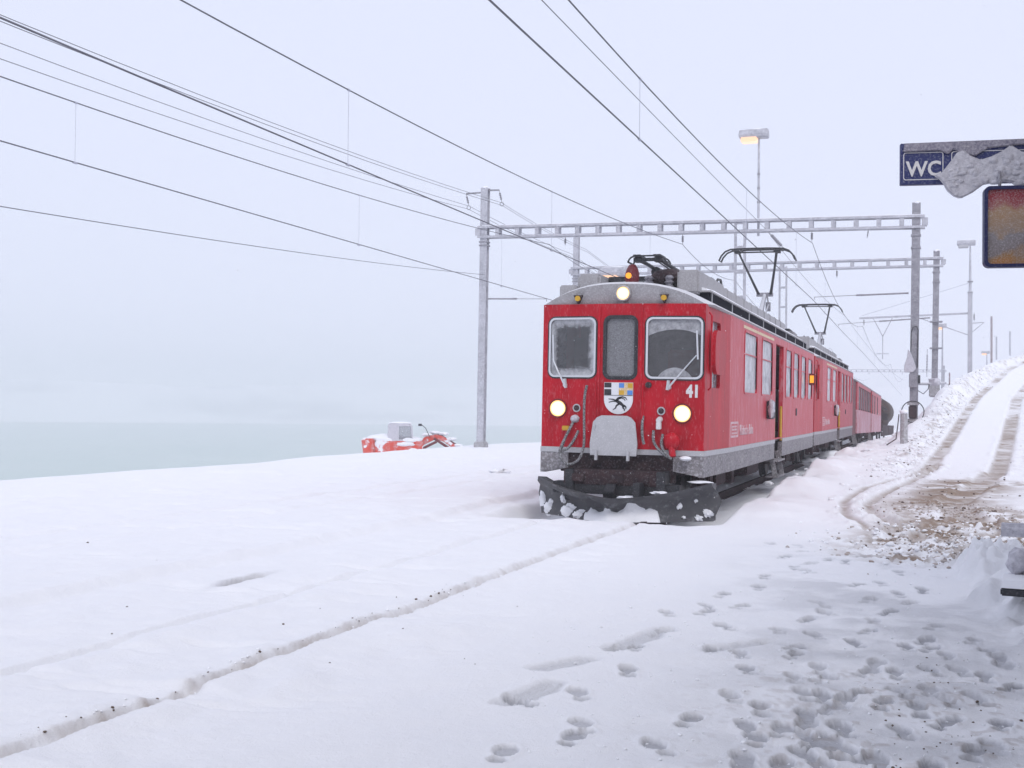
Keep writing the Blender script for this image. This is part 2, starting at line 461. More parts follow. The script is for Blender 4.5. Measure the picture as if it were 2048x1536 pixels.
FOOT = [(1035, 137), (1010, 178), (870, 203), (810, 248), (800, 272), (940, 245), (655, 278), (630, 340), (450, 410), (530, 410), (500, 500),
        (310, 590), (80, 610), (325, 715), (280, 765), (1285, 75), (1280, 268), (1200, 293), (1250, 235), (1460, 305), (1520, 270), (1490, 165),
        (1395, 170), (1440, 225), (1600, 235), (1560, 130), (1440, 345), (1390, 385), (1660, 378), (1590, 405), (1680, 410), (1470, 467), (1430, 500),
        (1550, 503), (1690, 500), (1800, 495), (1960, 455), (1150, 405), (1150, 440), (1250, 490), (1270, 530), (970, 500), (1150, 530), (1190, 590),
        (1260, 595), (1345, 605), (1400, 580), (1300, 640), (1680, 570), (1570, 580), (1755, 615), (1745, 690), (905, 600), (1200, 670), (1190, 700),
        (1205, 755), (1340, 715), (1300, 760), (1290, 790), (1575, 725), (955, 850), (960, 890), (1205, 820), (1100, 865), (1250, 860), (970, 715),
        (1000, 760), (1685, 870), (10, 830), (1930, 790), (1370, 800), (620, 800), (740, 690), (880, 325), (1090, 340), (830, 415), (940, 435),
        (1180, 40), (1110, 65), (1150, 105), (1200, 118), (1210, 88), (1060, 8), (1165, 15), (1350, 85), (1420, 60), (1500, 90), (1650, 190), (1560, 205),
        (1700, 330), (1750, 440), (1850, 380), (1900, 520), (1980, 480), (1870, 600), (1960, 700), (1850, 820), (1480, 830), (1640, 640), (1230, 360),
        (2000, 560), (1920, 430), (1500, 620), (1100, 720), (1020, 640)]
SLIDE = [((450, 410), (640, 335)), ((160, 490), (330, 455)), ((30, 620), (210, 545)), ((830, 415), (1030, 380)), ((1200, 410), (1380, 430)), ((1060, 380), (1160, 400))]
def z5(x, y): return (1000 + x * 1048 / 2048, 1080 + y * 456 / 891)

def detail(X, Y, near):
    """height change, dirt (sandy slush, groove and cavity shade) and wet (trodden grey snow, print and cavity shade) for the points in `near`"""
    dz = np.zeros_like(X); dirt_shade = np.zeros_like(X); wet_shade = np.zeros_like(X)
    n1 = fbm(X, Y, .5, 61, 4, .6); n2 = fbm(X, Y, .16, 65, 3, .6); n3 = fbm(X, Y, 2.5, 69, 3); n4 = fbm(X, Y, .07, 67, 2)
    # the groove over the near rail, the fainter one over the far rail
    front = sstep(17.3, 15.6, Y)
    gx = TX + .60 + .015 * fbm(X * 0, Y, 1.5, 71, 3)
    dd = X - gx
    deep = .9 + .25 * fbm(X * 0 + 5, Y, 1.6, 73, 3, .6)
    dz += front * (-.055 * deep * np.exp(-np.abs(dd / .042) ** 4) + .010 * np.exp(-((dd + .14) / .09) ** 2) * (1 + .5 * n2) - .02 * sstep(-.05, .35, dd) * sstep(1.2, .35, dd))
    crumbs = front * np.exp(-((dd + .05) / .08) ** 2)
    dz += crumbs * .008 * np.clip(n4 + .6 * n2, -.2, .6) * (.3 + 1.2 * sstep(9, 5, Y))
    dirt_shade += front * np.exp(-((dd + .01) / .05) ** 2) * np.clip(.42 + .3 * n4 + .35 * n2, 0, 1) * (.6 + .6 * sstep(12, 5, Y))  # brown soiling plus the groove wall's shading, painted in together
    gx2 = TX - .58
    dz += front * (-.06 * np.exp(-np.abs((X - gx2) / .05) ** 4) + .022 * np.exp(-((X - gx2 - .2) / .12) ** 2))
    # ledge cavity, its shade painted into the tones, and small wind marks
    c0 = gpt(490, 1156)
    q = ((X - c0[0]) / .07) ** 2 + ((Y - c0[1]) / .33) ** 2
    dz -= .26 * np.exp(-q * q); wet_shade = np.maximum(wet_shade, np.exp(-q * .8)); dirt_shade += .8 * np.exp(-q * q)
    w = fbm(X * .6 + Y * .25, Y * .35 - X * .2, .55, 77, 3, .55)
    field = sstep(-2.6, -3.4, X) * sstep(-18.3, -17.5, X)
    w2 = fbm(X * .25 + Y * .8, Y * 1.6 - X * .5, .8, 79, 4, .6)
    dz += field * (.09 * np.clip(w - .10, 0, 1) - .12 * np.clip(w2 - .36, 0, 1) + .016 * n1 + .006 * n2)
    # slush and ruts
    da, db, dc, d2 = (seg_dist(X, Y, p) for p in (rut_a, rut_b, rut_c, rut_d))
    ds = seg_dist(X, Y, slush_c)
    dl, dr = seg_dist(X, Y, road_l), seg_dist(X, Y, road_r)
    jig = .10 * n1
    for d_, wd, dp in ((da, .06, .04), (db, .08, .05), (dc, .26, .04), (d2, .18, .02), (dl, .17, .05), (dr, .22, .05)):
        m_ = sstep(wd + .07, wd - .05, d_ + .6 * jig)
        dz -= dp * m_; dirt_shade = np.maximum(dirt_shade, m_ * (.66 + .5 * n1))
        edge = np.exp(-((d_ - wd - .12) / .09) ** 2)
        dz += edge * .03 * np.clip(n2 + .1, 0, 1) * 2
    dirt_shade = dirt_shade * (1 - sstep(34, 50, Y) * np.clip(.25 - 1.6 * n3 - .5 * n1, 0, .75))
    sl = sstep(1.35, .45, ds + .6 * n3 + .5 * n1)
    dz += sl * (-.03 + .035 * np.clip(n1, -.3, 1) + .075 * np.clip(n2, -.1, 1) * sstep(22, 17, Y) + .035 * n4 * sstep(22, 17, Y))
    dirt_shade = np.maximum(dirt_shade, sl * np.clip(.85 + 1.3 * n1 + .6 * n3 - .9 * np.clip(n2, 0, 1) * sstep(22, 17, Y), 0, 1))
    # clods along the bank and beside the road
    rc = road_c(Y)
    clod = sstep(28, 36, Y) * (np.exp(-((X - rc + 1.55) / .45) ** 2) + .8 * np.exp(-((X - rc - 1.9) / .6) ** 2))
    dz += clod * (.20 * np.clip(n1 - .03, 0, 1) + .04 * n2)
    dirt_shade = np.maximum(dirt_shade, clod * np.clip((n2 - .16) * 3.5, 0, .55))
    foot = sstep(25, 40, Y) * np.exp(-((X + 2.1) / .8) ** 2)
    dz += foot * .20 * np.clip(n1, 0, 1)
    # heap at the lower right
    hp = sstep(-.05, .5, X - (.02 + .10 * (13.6 - Y)) + .25 * n1) * sstep(7.8, 9.2, Y) * sstep(14.2, 12.6, Y + .5 * n1)
    dz += hp * (.22 + .13 * n1 + .12 * n2 + .06 * n4)
    # trodden ground
    tread = sstep(-1.9, -.3, X + .10 * (Y - 8)) * sstep(15.5, 12.5, Y) * (1 - np.clip(hp, 0, 1))
    dz += tread * (.012 * n1 + .007 * n2 + .005 * n4)
    wet_shade = np.maximum(wet_shade, tread * np.clip(.16 + .7 * n1 + .5 * n3, 0, .45))
    grit = tread * sstep(.2, -.4, Y - 7.6) 
    dirt_shade = np.maximum(dirt_shade, grit * np.clip((n4 - .25) * 3, 0, .3))
    rg = random.Random(11); low = np.zeros_like(X); high = np.zeros_like(X)
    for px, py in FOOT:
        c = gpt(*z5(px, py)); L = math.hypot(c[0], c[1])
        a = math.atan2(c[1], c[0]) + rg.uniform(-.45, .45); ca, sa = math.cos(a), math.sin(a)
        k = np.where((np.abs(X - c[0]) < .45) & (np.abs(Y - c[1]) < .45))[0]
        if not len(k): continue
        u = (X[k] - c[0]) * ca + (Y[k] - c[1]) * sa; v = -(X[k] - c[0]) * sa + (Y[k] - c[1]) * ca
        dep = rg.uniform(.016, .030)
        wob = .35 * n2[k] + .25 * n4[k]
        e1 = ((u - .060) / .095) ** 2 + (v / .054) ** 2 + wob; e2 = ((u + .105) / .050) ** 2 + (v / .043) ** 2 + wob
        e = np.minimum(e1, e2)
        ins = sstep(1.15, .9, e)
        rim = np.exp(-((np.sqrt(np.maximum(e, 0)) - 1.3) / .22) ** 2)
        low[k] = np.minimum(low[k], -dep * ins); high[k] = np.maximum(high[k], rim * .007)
        wet_shade[k] = np.maximum(wet_shade[k], ins * rg.uniform(.6, 1.0))  # compressed grey snow, with the prints' occlusion shade painted into the tone
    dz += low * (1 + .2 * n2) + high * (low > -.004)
    for a_, b_ in SLIDE:
        a2, b2 = gpt(*z5(*a_)), gpt(*z5(*b_))
        d_ = seg_dist(X, Y, [a2, b2]); ins = sstep(.11, .05, d_ + .03 * n2)
        dz -= .022 * ins * (1 + .4 * np.sin(d_ * 160)); wet_shade = np.maximum(wet_shade, .35 * ins)
    dz += np.clip(n2, -.5, .5) * .006
    return dz, np.clip(dirt_shade, 0, 1), np.clip(wet_shade, 0, 1)

def build_ground():
    ax, ay = 0.0, -4.0
    rs = [.7]
    while rs[-1] < 2600:
        r = rs[-1]
        k = .03 if r < 6.5 else (.0022 if r < 20 else (.0032 if r < 80 else (.012 if r < 160 else .035)))
        rs.append(r * (1 + k))
    rs = np.array(rs)
    c = math.pi / 2 + YAW
    ths = np.concatenate([np.linspace(c - math.pi, c - .46, 46)[:-1], np.linspace(c - .46, c - .10, 300)[:-1], np.linspace(c - .10, c + .50, 290)[:-1],
                          np.linspace(c + .50, c + math.pi, 46)[:-1]])
    nr, nt_ = len(rs), len(ths)
    Rg, Tg = np.meshgrid(rs, ths, indexing='ij')
    X = (ax + Rg * np.cos(Tg)).ravel(); Y = (ay + Rg * np.sin(Tg)).ravel()
    Z = base_height(X, Y)
    near = np.where((np.hypot(X, Y) < 125) & (X > -19.5))[0]
    dirt_shade = np.zeros_like(X); wet_shade = np.zeros_like(X)
    dz, d1, w1 = detail(X[near], Y[near], near)
    Z[near] += dz; dirt_shade[near] = d1; wet_shade[near] = w1
    fr_ = np.where(np.hypot(X, Y) > 900)[0]
    wet_shade[fr_] = np.clip((fbm(X[fr_], Y[fr_], 130, 95, 4, .65) - .05) * 1.8, 0, .7) * (Z[fr_] > LAKE_Z + 1.5)
    # under the train the snow is ploughed away between the banks
    tr = sstep(15.9, 16.6, Y) * sstep(1.75, 1.45, np.abs(X - TX)) * sstep(112, 108, Y)
    Z -= .22 * tr
    side = sstep(16.2, 18, Y) * sstep(1.4, 1.75, X - TX) * sstep(3.0, 2.0, X - TX) * sstep(112, 100, Y)
    Z += side * (.16 + .22 * np.clip(fbm(X, Y, 1.4, 91, 3), -.5, 1))
    V = np.stack([X, Y, Z], 1)
    i = np.arange(nr - 1)[:, None]; j = np.arange(nt_)[None, :]
    a = i * nt_ + j; b = i * nt_ + (j + 1) % nt_
    q = np.stack([a, a + nt_, b + nt_, b], 2).reshape(-1, 4)
    capc = len(V); V = np.vstack([V, [[ax, ay, .03]]]); dirt_shade = np.append(dirt_shade, 0); wet_shade = np.append(wet_shade, 0)
    tri = np.stack([np.full(nt_, capc), np.arange(nt_), (np.arange(nt_) + 1) % nt_], 1)
    me = bpy.data.meshes.new('ground')
    me.vertices.add(len(V)); me.vertices.foreach_set('co', V.ravel())
    nl = q.size + tri.size
    me.loops.add(nl); me.loops.foreach_set('vertex_index', np.concatenate([q.ravel(), tri.ravel()]).astype(np.int32))
    npoly = len(q) + len(tri)
    me.polygons.add(npoly)
    ls = np.concatenate([np.arange(len(q)) * 4, q.size + np.arange(len(tri)) * 3]).astype(np.int32)
    me.polygons.foreach_set('loop_start', ls)
    me.polygons.foreach_set('use_smooth', np.ones(npoly, dtype=bool))
    me.update(calc_edges=True)
    for nm, arr in (('dirt_shade', dirt_shade), ('wet_shade', wet_shade)):
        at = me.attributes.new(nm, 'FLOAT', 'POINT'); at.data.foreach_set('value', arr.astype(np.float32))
    m = bpy.data.materials.new('ground_snow'); m.use_nodes = True
    nt = m.node_tree; n, l = nt.nodes, nt.links
    b_ = n['Principled BSDF']; b_.inputs['Roughness'].default_value = .8; b_.inputs['Specular IOR Level'].default_value = .25
    tc = n.new('ShaderNodeTexCoord')
    def nz(s, det=5, rg=.6):
        t = n.new('ShaderNodeTexNoise'); t.inputs['Scale'].default_value = s; t.inputs['Detail'].default_value = det; t.inputs['Roughness'].default_value = rg
        l.new(tc.outputs['Object'], t.inputs['Vector']); return t.outputs['Fac']
    def mixc(f, a, b2):
        x = n.new('ShaderNodeMix'); x.data_type = 'RGBA'
        if isinstance(f, float): x.inputs['Factor'].default_value = f
        else: l.new(f, x.inputs['Factor'])
        for k, v in (('A', a), ('B', b2)):
            if isinstance(v, tuple): x.inputs[k].default_value = (*v, 1)
            else: l.new(v, x.inputs[k])
        return x.outputs['Result']
    def attr(nm):
        x = n.new('ShaderNodeAttribute'); x.attribute_name = nm; return x.outputs['Fac']
    def mm(op, a, b2):
        x = n.new('ShaderNodeMath'); x.operation = op; x.use_clamp = True
        for k, v in ((0, a), (1, b2)):
            if isinstance(v, (int, float)): x.inputs[k].default_value = v
            else: l.new(v, x.inputs[k])
        return x.outputs[0]
    snow = mixc(nz(3.0), (.84, .85, .885), (.89, .89, .905))
    wet_shade_c = mixc(nz(14), (.25, .255, .285), (.42, .425, .46))
    dirt_shade_c = mixc(nz(11), (.19, .135, .095), (.36, .27, .205))
    wf = mm('MULTIPLY', attr('wet_shade'), mm('ADD', mm('MULTIPLY', nz(60, 6, .7), .7), .5))
    c1 = mixc(wf, snow, wet_shade_c)
    df = mm('MULTIPLY', attr('dirt_shade'), mm('ADD', mm('MULTIPLY', nz(30, 6, .75), 1.0), .5))
    c2 = mixc(df, c1, dirt_shade_c)
    l.new(c2, b_.inputs['Base Color'])
    bp = n.new('ShaderNodeBump'); bp.inputs['Strength'].default_value = .8; bp.inputs['Distance'].default_value = .016
    gr = n.new('ShaderNodeMath'); gr.operation = 'MULTIPLY_ADD'; l.new(nz(170, 4, .7), gr.inputs[0]); gr.inputs[1].default_value = .45; l.new(nz(30, 8, .7), gr.inputs[2])
    l.new(gr.outputs[0], bp.inputs['Height']); l.new(bp.outputs[0], b_.inputs['Normal'])
    me.materials.append(m)
    o = bpy.data.objects.new('ground', me); col.objects.link(o)
    tag(o, 'snow-covered ground of the station yard with ruts and footprints', kind='structure')
    return o
ground = build_ground()

def gz(x, y):
    return float(base_height(np.array([float(x)]), np.array([float(y)]))[0])
def onground(px, py, tmax=140):
    """first point of the terrain met by the sight line through a photo point"""
    d = ray(px, py); t = np.linspace(3, tmax, 3000)
    X, Y, Z = d.x * t, d.y * t, CAM_H + d.z * t
    k = np.where(Z < base_height(X, Y))[0]
    i = k[0] if len(k) else -1
    return Vector((X[i], Y[i], Z[i]))

# the lake
lk = MB().add([(-2600, -1500, LAKE_Z), (-30, -1500, LAKE_Z), (-30, 2600, LAKE_Z), (-2600, 2600, LAKE_Z)], [(0, 1, 2, 3)])
ml = mat('lake_water', (.40, .50, .46), .4, noise=((.47, .55, .52), .02, .8), bump=.15, bscale=.6)
tag(lk.build('lake', ml), 'grey-green mountain lake below the station', kind='structure')

# ------------------------------------------------------------------ railcar
def profile_roof(hw, z0, zc, n=14):
    P = []
    for i in range(n + 1):
        t = -1 + 2 * i / n
        s = abs(t)
        P.append((hw * t, z0 + (zc - z0) * (1 - s ** 2.6)))
    return P

def side_plate(mb, side, y0, y1, z0, z1, holes, hw, th=.09):
    s = 1 if side > 0 else -1
    mb.plate([(y0, z0), (y1, z0), (y1, z1), (y0, z1)], holes, lambda u, v, w: (s * (hw - w), u, v), 0, th)

def single_arm_pantograph(root, y, raised):
    """raised=True: head on the contact wire; else folded flat on its base"""
    p = MB()
    zb = 3.62
    for x in (-.5, .5):
        p.bar((x, y - .75, zb), (x, y + .75, zb), .07, .07)
    for yy in (-.75, 0, .75): p.bar((-.5, y + yy, zb), (.5, y + yy, zb), .07, .07)
    for x in (-.5, .5):
        for yy in (-.7, .7): p.tube([(x, y + yy, 3.36), (x, y + yy, 3.44), (x, y + yy, 3.46), (x, y + yy, 3.52), (x, y + yy, 3.6)], [.07, .07, .045, .07, .045], 8)
    base = p.build('pantograph_base', 'black', root)
    knee = Vector((0, y + 1.55, 4.72)) if raised else Vector((.35, y + 1.6, 3.74))
    foot = Vector((0, y + .15, zb + .08)) if raised else Vector((.2, y - .6, zb + .12))
    kx = 1.0 if raised else .30
    head = Vector((0, y, 5.72)) if raised else Vector((.26, y - 1.35, 3.87))
    a = MB()
    a.tube([foot, knee], [.085, .055], 8)
    if raised: a.tube([foot + Vector((.12, -.35, -.02)), knee + Vector((.12, -.1, -.28)), knee + Vector((.05, .05, -.02))], .022, 6)
    a.box(knee.x - .22, knee.x + .22, knee.y - .06, knee.y + .06, knee.z - .05, knee.z + .05)
    if raised: a.box(knee.x + .04, knee.x + .16, knee.y - .12, knee.y + .02, knee.z - .46, knee.z - .22)
    a.build('lower_arm', 'steel_dark' if raised else 'black', root)
    b = MB()
    for s in (-1, 1):
        b.tube([knee + Vector((s * .16, 0, 0)), head + Vector((s * .5 * kx, 0, -.02))], [.04, .026], 6)
        b.tube([knee + Vector((s * .12, 0, -.02)), knee.lerp(head, .5) + Vector((s * .30 * kx, .05, -.10 * kx)), head + Vector((s * .46 * kx, 0, -.06))], .011, 5)
    b.bar(head + Vector((-.52 * kx, 0, -.03)), head + Vector((.52 * kx, 0, -.03)), .035, .035)
    b.build('upper_arm', 'black', root)
    h = MB()
    for dy in (-.17, .17):
        pts = [(-.98, dy, -.26), (-.92, dy, -.13), (-.82, dy, -.02), (-.68, dy, .035), (-.3, dy, .05), (.3, dy, .05), (.68, dy, .035), (.82, dy, -.02), (.92, dy, -.13), (.98, dy, -.26)]
        h.tube([head + Vector((q[0] * kx, q[1], q[2] * kx)) for q in pts], .024 if raised else .014, 6)
    for x in (-.62, -.42, .42, .62): h.bar(head + Vector((x * kx, -.19, .02)), head + Vector((x * kx, .19, .02)), .05, .03)
    for x in (-.98, .98): h.bar(head + Vector((x * kx, -.17, -.25 * kx)), head + Vector((x * kx, .17, -.25 * kx)), .02, .02)
    for s in (-1, 1): h.box(head.x + s * .52 * kx - .07, head.x + s * .52 * kx + .07, head.y - .1, head.y + .1, head.z - .06, head.z)
    h.build('collector_head', 'black', root)

WZ0, WZ1 = 1.88, 2.92
SIDE_W = [(3.55, 5.1), (5.8, 7.35), (9.75, 10.85), (11.35, 12.45), (13.05, 14.15), (14.75, 15.85)]
DOOR = (7.95, 9.3)
CL, HW, EAVE, SILL = 16.5, 1.30, 3.12, .97

def railcar():
    root = empty('railcar', (TX, 17.3, 0), (0, R_(.55), 0))
    # --- front end: a flat middle with the gangway door and two panels bent back
    def fr(u, v, w):
        a = abs(u)
        return (u, (0 if a < .32 else (a - .32) * .11) + w, v)
    body = MB()
    for x0, x1, hole in ((-1.24, -.32, (-1.13, -.39, 2.03, 2.91)), (-.32, .32, (-.24, .23, 2.02, 2.92)), (.32, 1.24, (.39, 1.20, 2.02, 2.91))):
        body.plate([(x0, SILL), (x1, SILL), (x1, EAVE), (x0, EAVE)], [rrect(*hole, .09)], fr, 0, .06)
    fb = body.build('front_end', 'red', root)
    # door seams and pillars
    d = MB()
    for x in (-.33, .31): d.cut().box(x - .018, x + .018, -.022, .004, SILL + .02, EAVE - .04)
    for x in (-.36, .35): d.cut().tube([(x, -.03, 1.15), (x, -.05, 1.2), (x, -.05, 1.9), (x, -.03, 1.95)], .012, 6)
    d.build('door_post', 'red', root)
    cs = MB()
    cab_hole = rrect(.42, 1.10, 1.90, 2.90, .07)
    for s in (-1, 1):
        def f1(u, v, w, s=s): return (s * (1.24 + .06 * u / 1.9 - w), .10 + u, v)
        cs.cut().plate([(0, SILL), (1.9, SILL), (1.9, EAVE), (0, EAVE)], [cab_hole], f1, 0, .06)
    cs.build('cab_side', 'red', root)
    g = MB()
    for s in (-1, 1): g.cut().box(s * 1.215 - .008, s * 1.215 + .008, .50, 1.22, 1.88, 2.92)
    g.build('cab_side_window', 'glass_cab', root)
    mi = MB()
    mi.plate(rrect(.36, 1.26, 2.10, 2.76, .22), [], lambda u, v, w: (1.285 + w, u, v), 0, .06)
    mi.tube([(1.27, .22, 1.86), (1.31, .20, 1.9), (1.31, .20, 2.95), (1.27, .22, 3.0)], .014, 6)
    mi.build('mirror_cover', 'red', root)
    # --- side walls
    holes = [rrect(a, b, WZ0, WZ1, .08) for a, b in SIDE_W] + [[(DOOR[0], SILL + .02), (DOOR[1], SILL + .02), (DOOR[1], 2.95), (DOOR[0], 2.95)]]
    for s in (1, -1):
        w = MB(); side_plate(w, s, 2.0, CL - .1, SILL, EAVE, holes, HW)
        w.build('side_wall', 'red_side', root)
        pil = MB(); 
        pil.box(s * 1.24 - .055, s * 1.24 + .055, 1.985, 2.0, SILL, EAVE)
        pil.build('panel_joint', 'red_side', root)
        dl = MB()
        dl.plate([(DOOR[0] + .01, .75), (DOOR[1] - .01, .75), (DOOR[1] - .01, 2.94), (DOOR[0] + .01, 2.94)], [rrect(DOOR[0] + .18, DOOR[0] + .58, 1.9, 2.75, .06), rrect(DOOR[1] - .58, DOOR[1] - .18, 1.9, 2.75, .06)],
                 lambda u, v, w_, s=s: (s * (1.10 - w_), u, v), 0, .04)
        dl.build('door', 'red_dark', root)
        hr = MB()
        hr.tube([(s * 1.27, DOOR[1] - .10, .92), (s * 1.27, DOOR[1] - .10, 1.66)], .028, 8)
        hr.cut().tube([(s * 1.27, DOOR[0] + .10, .92), (s * 1.27, DOOR[0] + .10, 1.66)], .020, 8)
        hr.build('door_handrail', 'yellow', root)
        for a, b in SIDE_W + [(DOOR[0] + .18, DOOR[0] + .58), (DOOR[1] - .58, DOOR[1] - .18)]:
            x = s * (1.272 if b - a > .5 else 1.08)
            MB().box(x - .006, x + .006, a - .005, b + .005, WZ0 - .005, WZ1 + .005).build('side_window', 'glass_side', root)
        for a, b in SIDE_W:
            fr_ = MB()
            fr_.plate(rrect(a - .035, b + .035, WZ0 - .035, WZ1 + .035, .10), [rrect(a, b, WZ0, WZ1, .07)], lambda u, v, w_, s=s: (s * (HW + .012 - w_), u, v), 0, .05)
            fr_.bar((s * 1.285, a, 2.55), (s * 1.285, b, 2.55), .02, .02)
            fr_.build('window_frame', 'red_side', root)
    # rear end and interior
    rr = MB().plate([(-1.29, SILL), (1.29, SILL), (1.29, EAVE), (-1.29, EAVE)], [rrect(-1.1, -.4, 2.02, 2.9, .08), rrect(.4, 1.1, 2.02, 2.9, .08)], lambda u, v, w: (u, CL - .1 + w, v), 0, .06)
    rr.build('rear_end', 'red_dark', root)
    inn = MB().box(-1.2, 1.2, .12, CL - .12, .92, .965)
    inn.box(-1.2, 1.2, 2.02, 2.07, .97, EAVE)
    inn.box(-1.15, 1.15, .22, .62, 1.0, 1.92)
    inn.box(-1.15, -.85, 1.5, 2.0, 1.0, 2.7)
    inn.build('cab_interior', 'interior', root)
    st = MB().box(.45, .95, .75, 1.2, 1.5, 1.62); st.box(.45, .95, 1.2, 1.32, 1.5, 2.5)
    st.build('driver_seat', 'seat', root, bevel=.03)
    MB().box(-.80, -.66, 1.98, 2.01, 2.55, 2.80).build('notice_sheet', 'light_grey', root)
    MB().plate([(-.58, 2.10), (-.44, 2.10), (-.44, 2.30), (-.50, 2.22)], [], lambda u, v, w: (u, .30 + w, v), 0, .02).build('red_flag', 'seat', root)
    seats = MB()
    for y in (3.4, 5.4, 7.4, 10.9, 12.7, 14.5):
        for x0, x1 in ((-1.15, -.3), (.3, 1.15)):
            seats.box(x0, x1, y - .08, y + .08, 1.3, 2.05)
    tag(seats.build('bench_seats', 'interior', root), kind='stuff')
    # --- stripe, skirt
    sk = MB()
    for s in (-1, 1):
        sk.cut().box(min(s * 1.29, s * 1.305), max(s * 1.29, s * 1.305), 2.0, DOOR[0], .89, SILL - .002)
        sk.cut().box(min(s * 1.29, s * 1.305), max(s * 1.29, s * 1.305), DOOR[1], CL - .1, .89, SILL - .002)
        a = [(1.235, .0 + .10), (1.30, 2.0)]
        sk.cut().bar((s * 1.238, .10, .93), (s * 1.298, 2.0, .93), .03, .078)
    for x0, x1 in ((-1.245, -.32), (.32, 1.245)):
        sk.cut().bar((x0, (abs(x0) - .32) * .11 + .01, .93), (x1, (abs(x1) - .32) * .11 + .01, .93), .035, .078)
    sk.cut().box(-.32, .32, -.006, .03, .89, SILL - .002)
    sk.build('waist_stripe', 'light_grey', root)
    kk = MB()
    for s in (-1, 1):
        for a, b in ((2.0, DOOR[0]), (DOOR[1], CL - .15)):
            kk.cut().box(min(s * 1.20, s * 1.297), max(s * 1.20, s * 1.297), a, b, .58, .888)
        kk.cut().bar((s * 1.205, .10, .735), (s * 1.255, 2.0, .735), .085, .306)
        x0, x1 = sorted((s * 1.245, s * .80))
        kk.cut().plate([(x0, .58 if s < 0 else .66), (x1, .66 if s < 0 else .58), (x1, .888), (x0, .888)], [], lambda u, v, w: (u, (abs(u) - .32) * .11 + w, v), .005, .09)
    kk.build('skirt', 'skirt', root)
    bz = MB().box(-.82, .82, .10, .22, .48, .888)
    bz.box(-.95, .95, .16, 2.2, .60, .90); bz.box(-1.0, 1.0, 2.2, CL - .3, .68, .90)
    bz.box(-.78, .72, -.22, .12, .44, .66)
    for x in (-.55, .05, .42): bz.box(x - .09, x + .09, -.27, -.20, .48, .60)
    bz.build('buffer_beam', 'brown_dark', root, bevel=.01)
    # --- roof with its grey brow over the cab windows
    secs = []
    for y, k, zc, z0 in ((.0, .985, 3.415, EAVE), (.03, .99, 3.435, EAVE), (.10, 1, 3.452, EAVE), (.4, 1, 3.46, EAVE), (CL - .35, 1, 3.46, EAVE), (CL - .06, .99, 3.38, EAVE)):
        hw = 1.24 if y < .3 else 1.32
        pr = profile_roof(hw * k, z0, zc, 18)
        bend = lambda x: (max(0, abs(x) - .32) * .11 if y < .3 else 0)
        secs.append([(x, y + bend(x), z) for x, z in pr] + [(hw * k * .98, y + bend(hw), z0 - .03), (-hw * k * .98, y + bend(hw), z0 - .03)])
    MB().loft(secs).build('roof', 'roof_grey', root, smooth=True)
    wk = MB(); vn = MB()
    for s in (-1, 1):
        wk.cut().box(s * 1.0 - .15, s * 1.0 + .15, 1.0, CL - .4, 3.375, 3.40)
        vn.cut().box(s * 1.0 - .12, s * 1.0 + .12, 1.05, CL - .45, 3.20, 3.374)  # near-black box stands for the shaded slot under the walkway
    wk.build('roof_walkway', 'roof_grey', root)
    vn.build('slot_shade_strip', 'slot_shade', root)
    for s in (-1, 1):
        for k in range(8): MB().box(s * 1.128 - .006, s * 1.128 + .006, 1.2 + k * 2.0, 1.24 + k * 2.0, 3.22, 3.374).build('walkway_support', 'light_grey', root)
    wsn = MB()
    for s in (-1, 1): wsn.cut().loft([[(s * 1.0 + dx * k_, y, 3.402 + dz_ * k_) for dx, dz_ in ((-.12, 0), (-.09, .05), (.02, .07), (.10, .045), (.125, 0))] for y, k_ in ((1.02, .7), (1.6, 1), (5, .9), (9, 1), (13, .95), (16, .8))])
    wsn.build('walkway_snow', 'snow', root, smooth=True)
    bx = MB()
    bx.box(-.91, -.54, .75, 1.75, 3.33, 3.66)
    bx.build('roof_box', 'roof_grey', root, bevel=.04)
    bx = MB(); bx.box(.66, 1.0, .80, 3.1, 3.34, 3.70); bx.build('roof_box', 'roof_grey', root, bevel=.03)
    bx = MB(); bx.box(-1.12, -.86, .5, 3.4, 3.20, 3.46); bx.build('roof_box', 'roof_grey', root, bevel=.02)
    bx = MB(); bx.box(.34, .86, 3.9, 13.3, 3.40, 3.74)
    for k in range(9): bx.box(.33, .87, 4.3 + k * 1.0, 4.34 + k * 1.0, 3.39, 3.755)
    bx.build('roof_duct', 'roof_grey', root, bevel=.02)
    bx = MB(); bx.box(-.80, -.30, 4.2, 13.0, 3.40, 3.70); bx.build('roof_duct', 'roof_grey', root, bevel=.02)
    bx = MB(); bx.box(.2, .9, 14.9, 15.8, 3.38, 3.66); bx.build('roof_box', 'skirt', root, bevel=.04)
    hs = MB()
    for k in range(3): hs.cut().tube([(.60 + k * .12, 3.1, 3.66), (.60 + k * .12, 3.4, 3.86 - k * .02), (.60 + k * .12, 3.7, 3.84), (.60 + k * .12, 4.0, 3.55)], .022, 6)
    hs.build('roof_cable', 'black', root)
    # roof front gear: red horn housing, insulators, folded collector
    hn = MB(); hn.lump((0.02, .55, 3.58), (.11, .14, .19), 5, .1); hn.build('signal_horn', 'red_dark', root, smooth=True)
    am = MB(); am.tube([(.0, .42, 3.58), (.0, .385, 3.58)], .045, 12); am.build('amber_marker', 'lens_amber', root)
    ins = MB()
    for x, y in ((.18, 1.0), (.5, 1.0), (.1, 1.9), (.52, 1.9), (-.1, 1.2)):
        ins.cut().tube([(x, y, 3.42), (x, y, 3.46), (x, y, 3.5), (x, y, 3.53), (x, y, 3.56), (x, y, 3.6), (x, y, 3.64)], [.07, .08, .05, .08, .05, .075, .04], 10)
    ins.build('roof_insulator', 'porcelain', root, smooth=True)
    dm = MB(); dm.lump((.42, 1.35, 3.62), (.30, .38, .16), 9, .08); dm.build('breaker_dome', 'brown_dark', root, smooth=True)
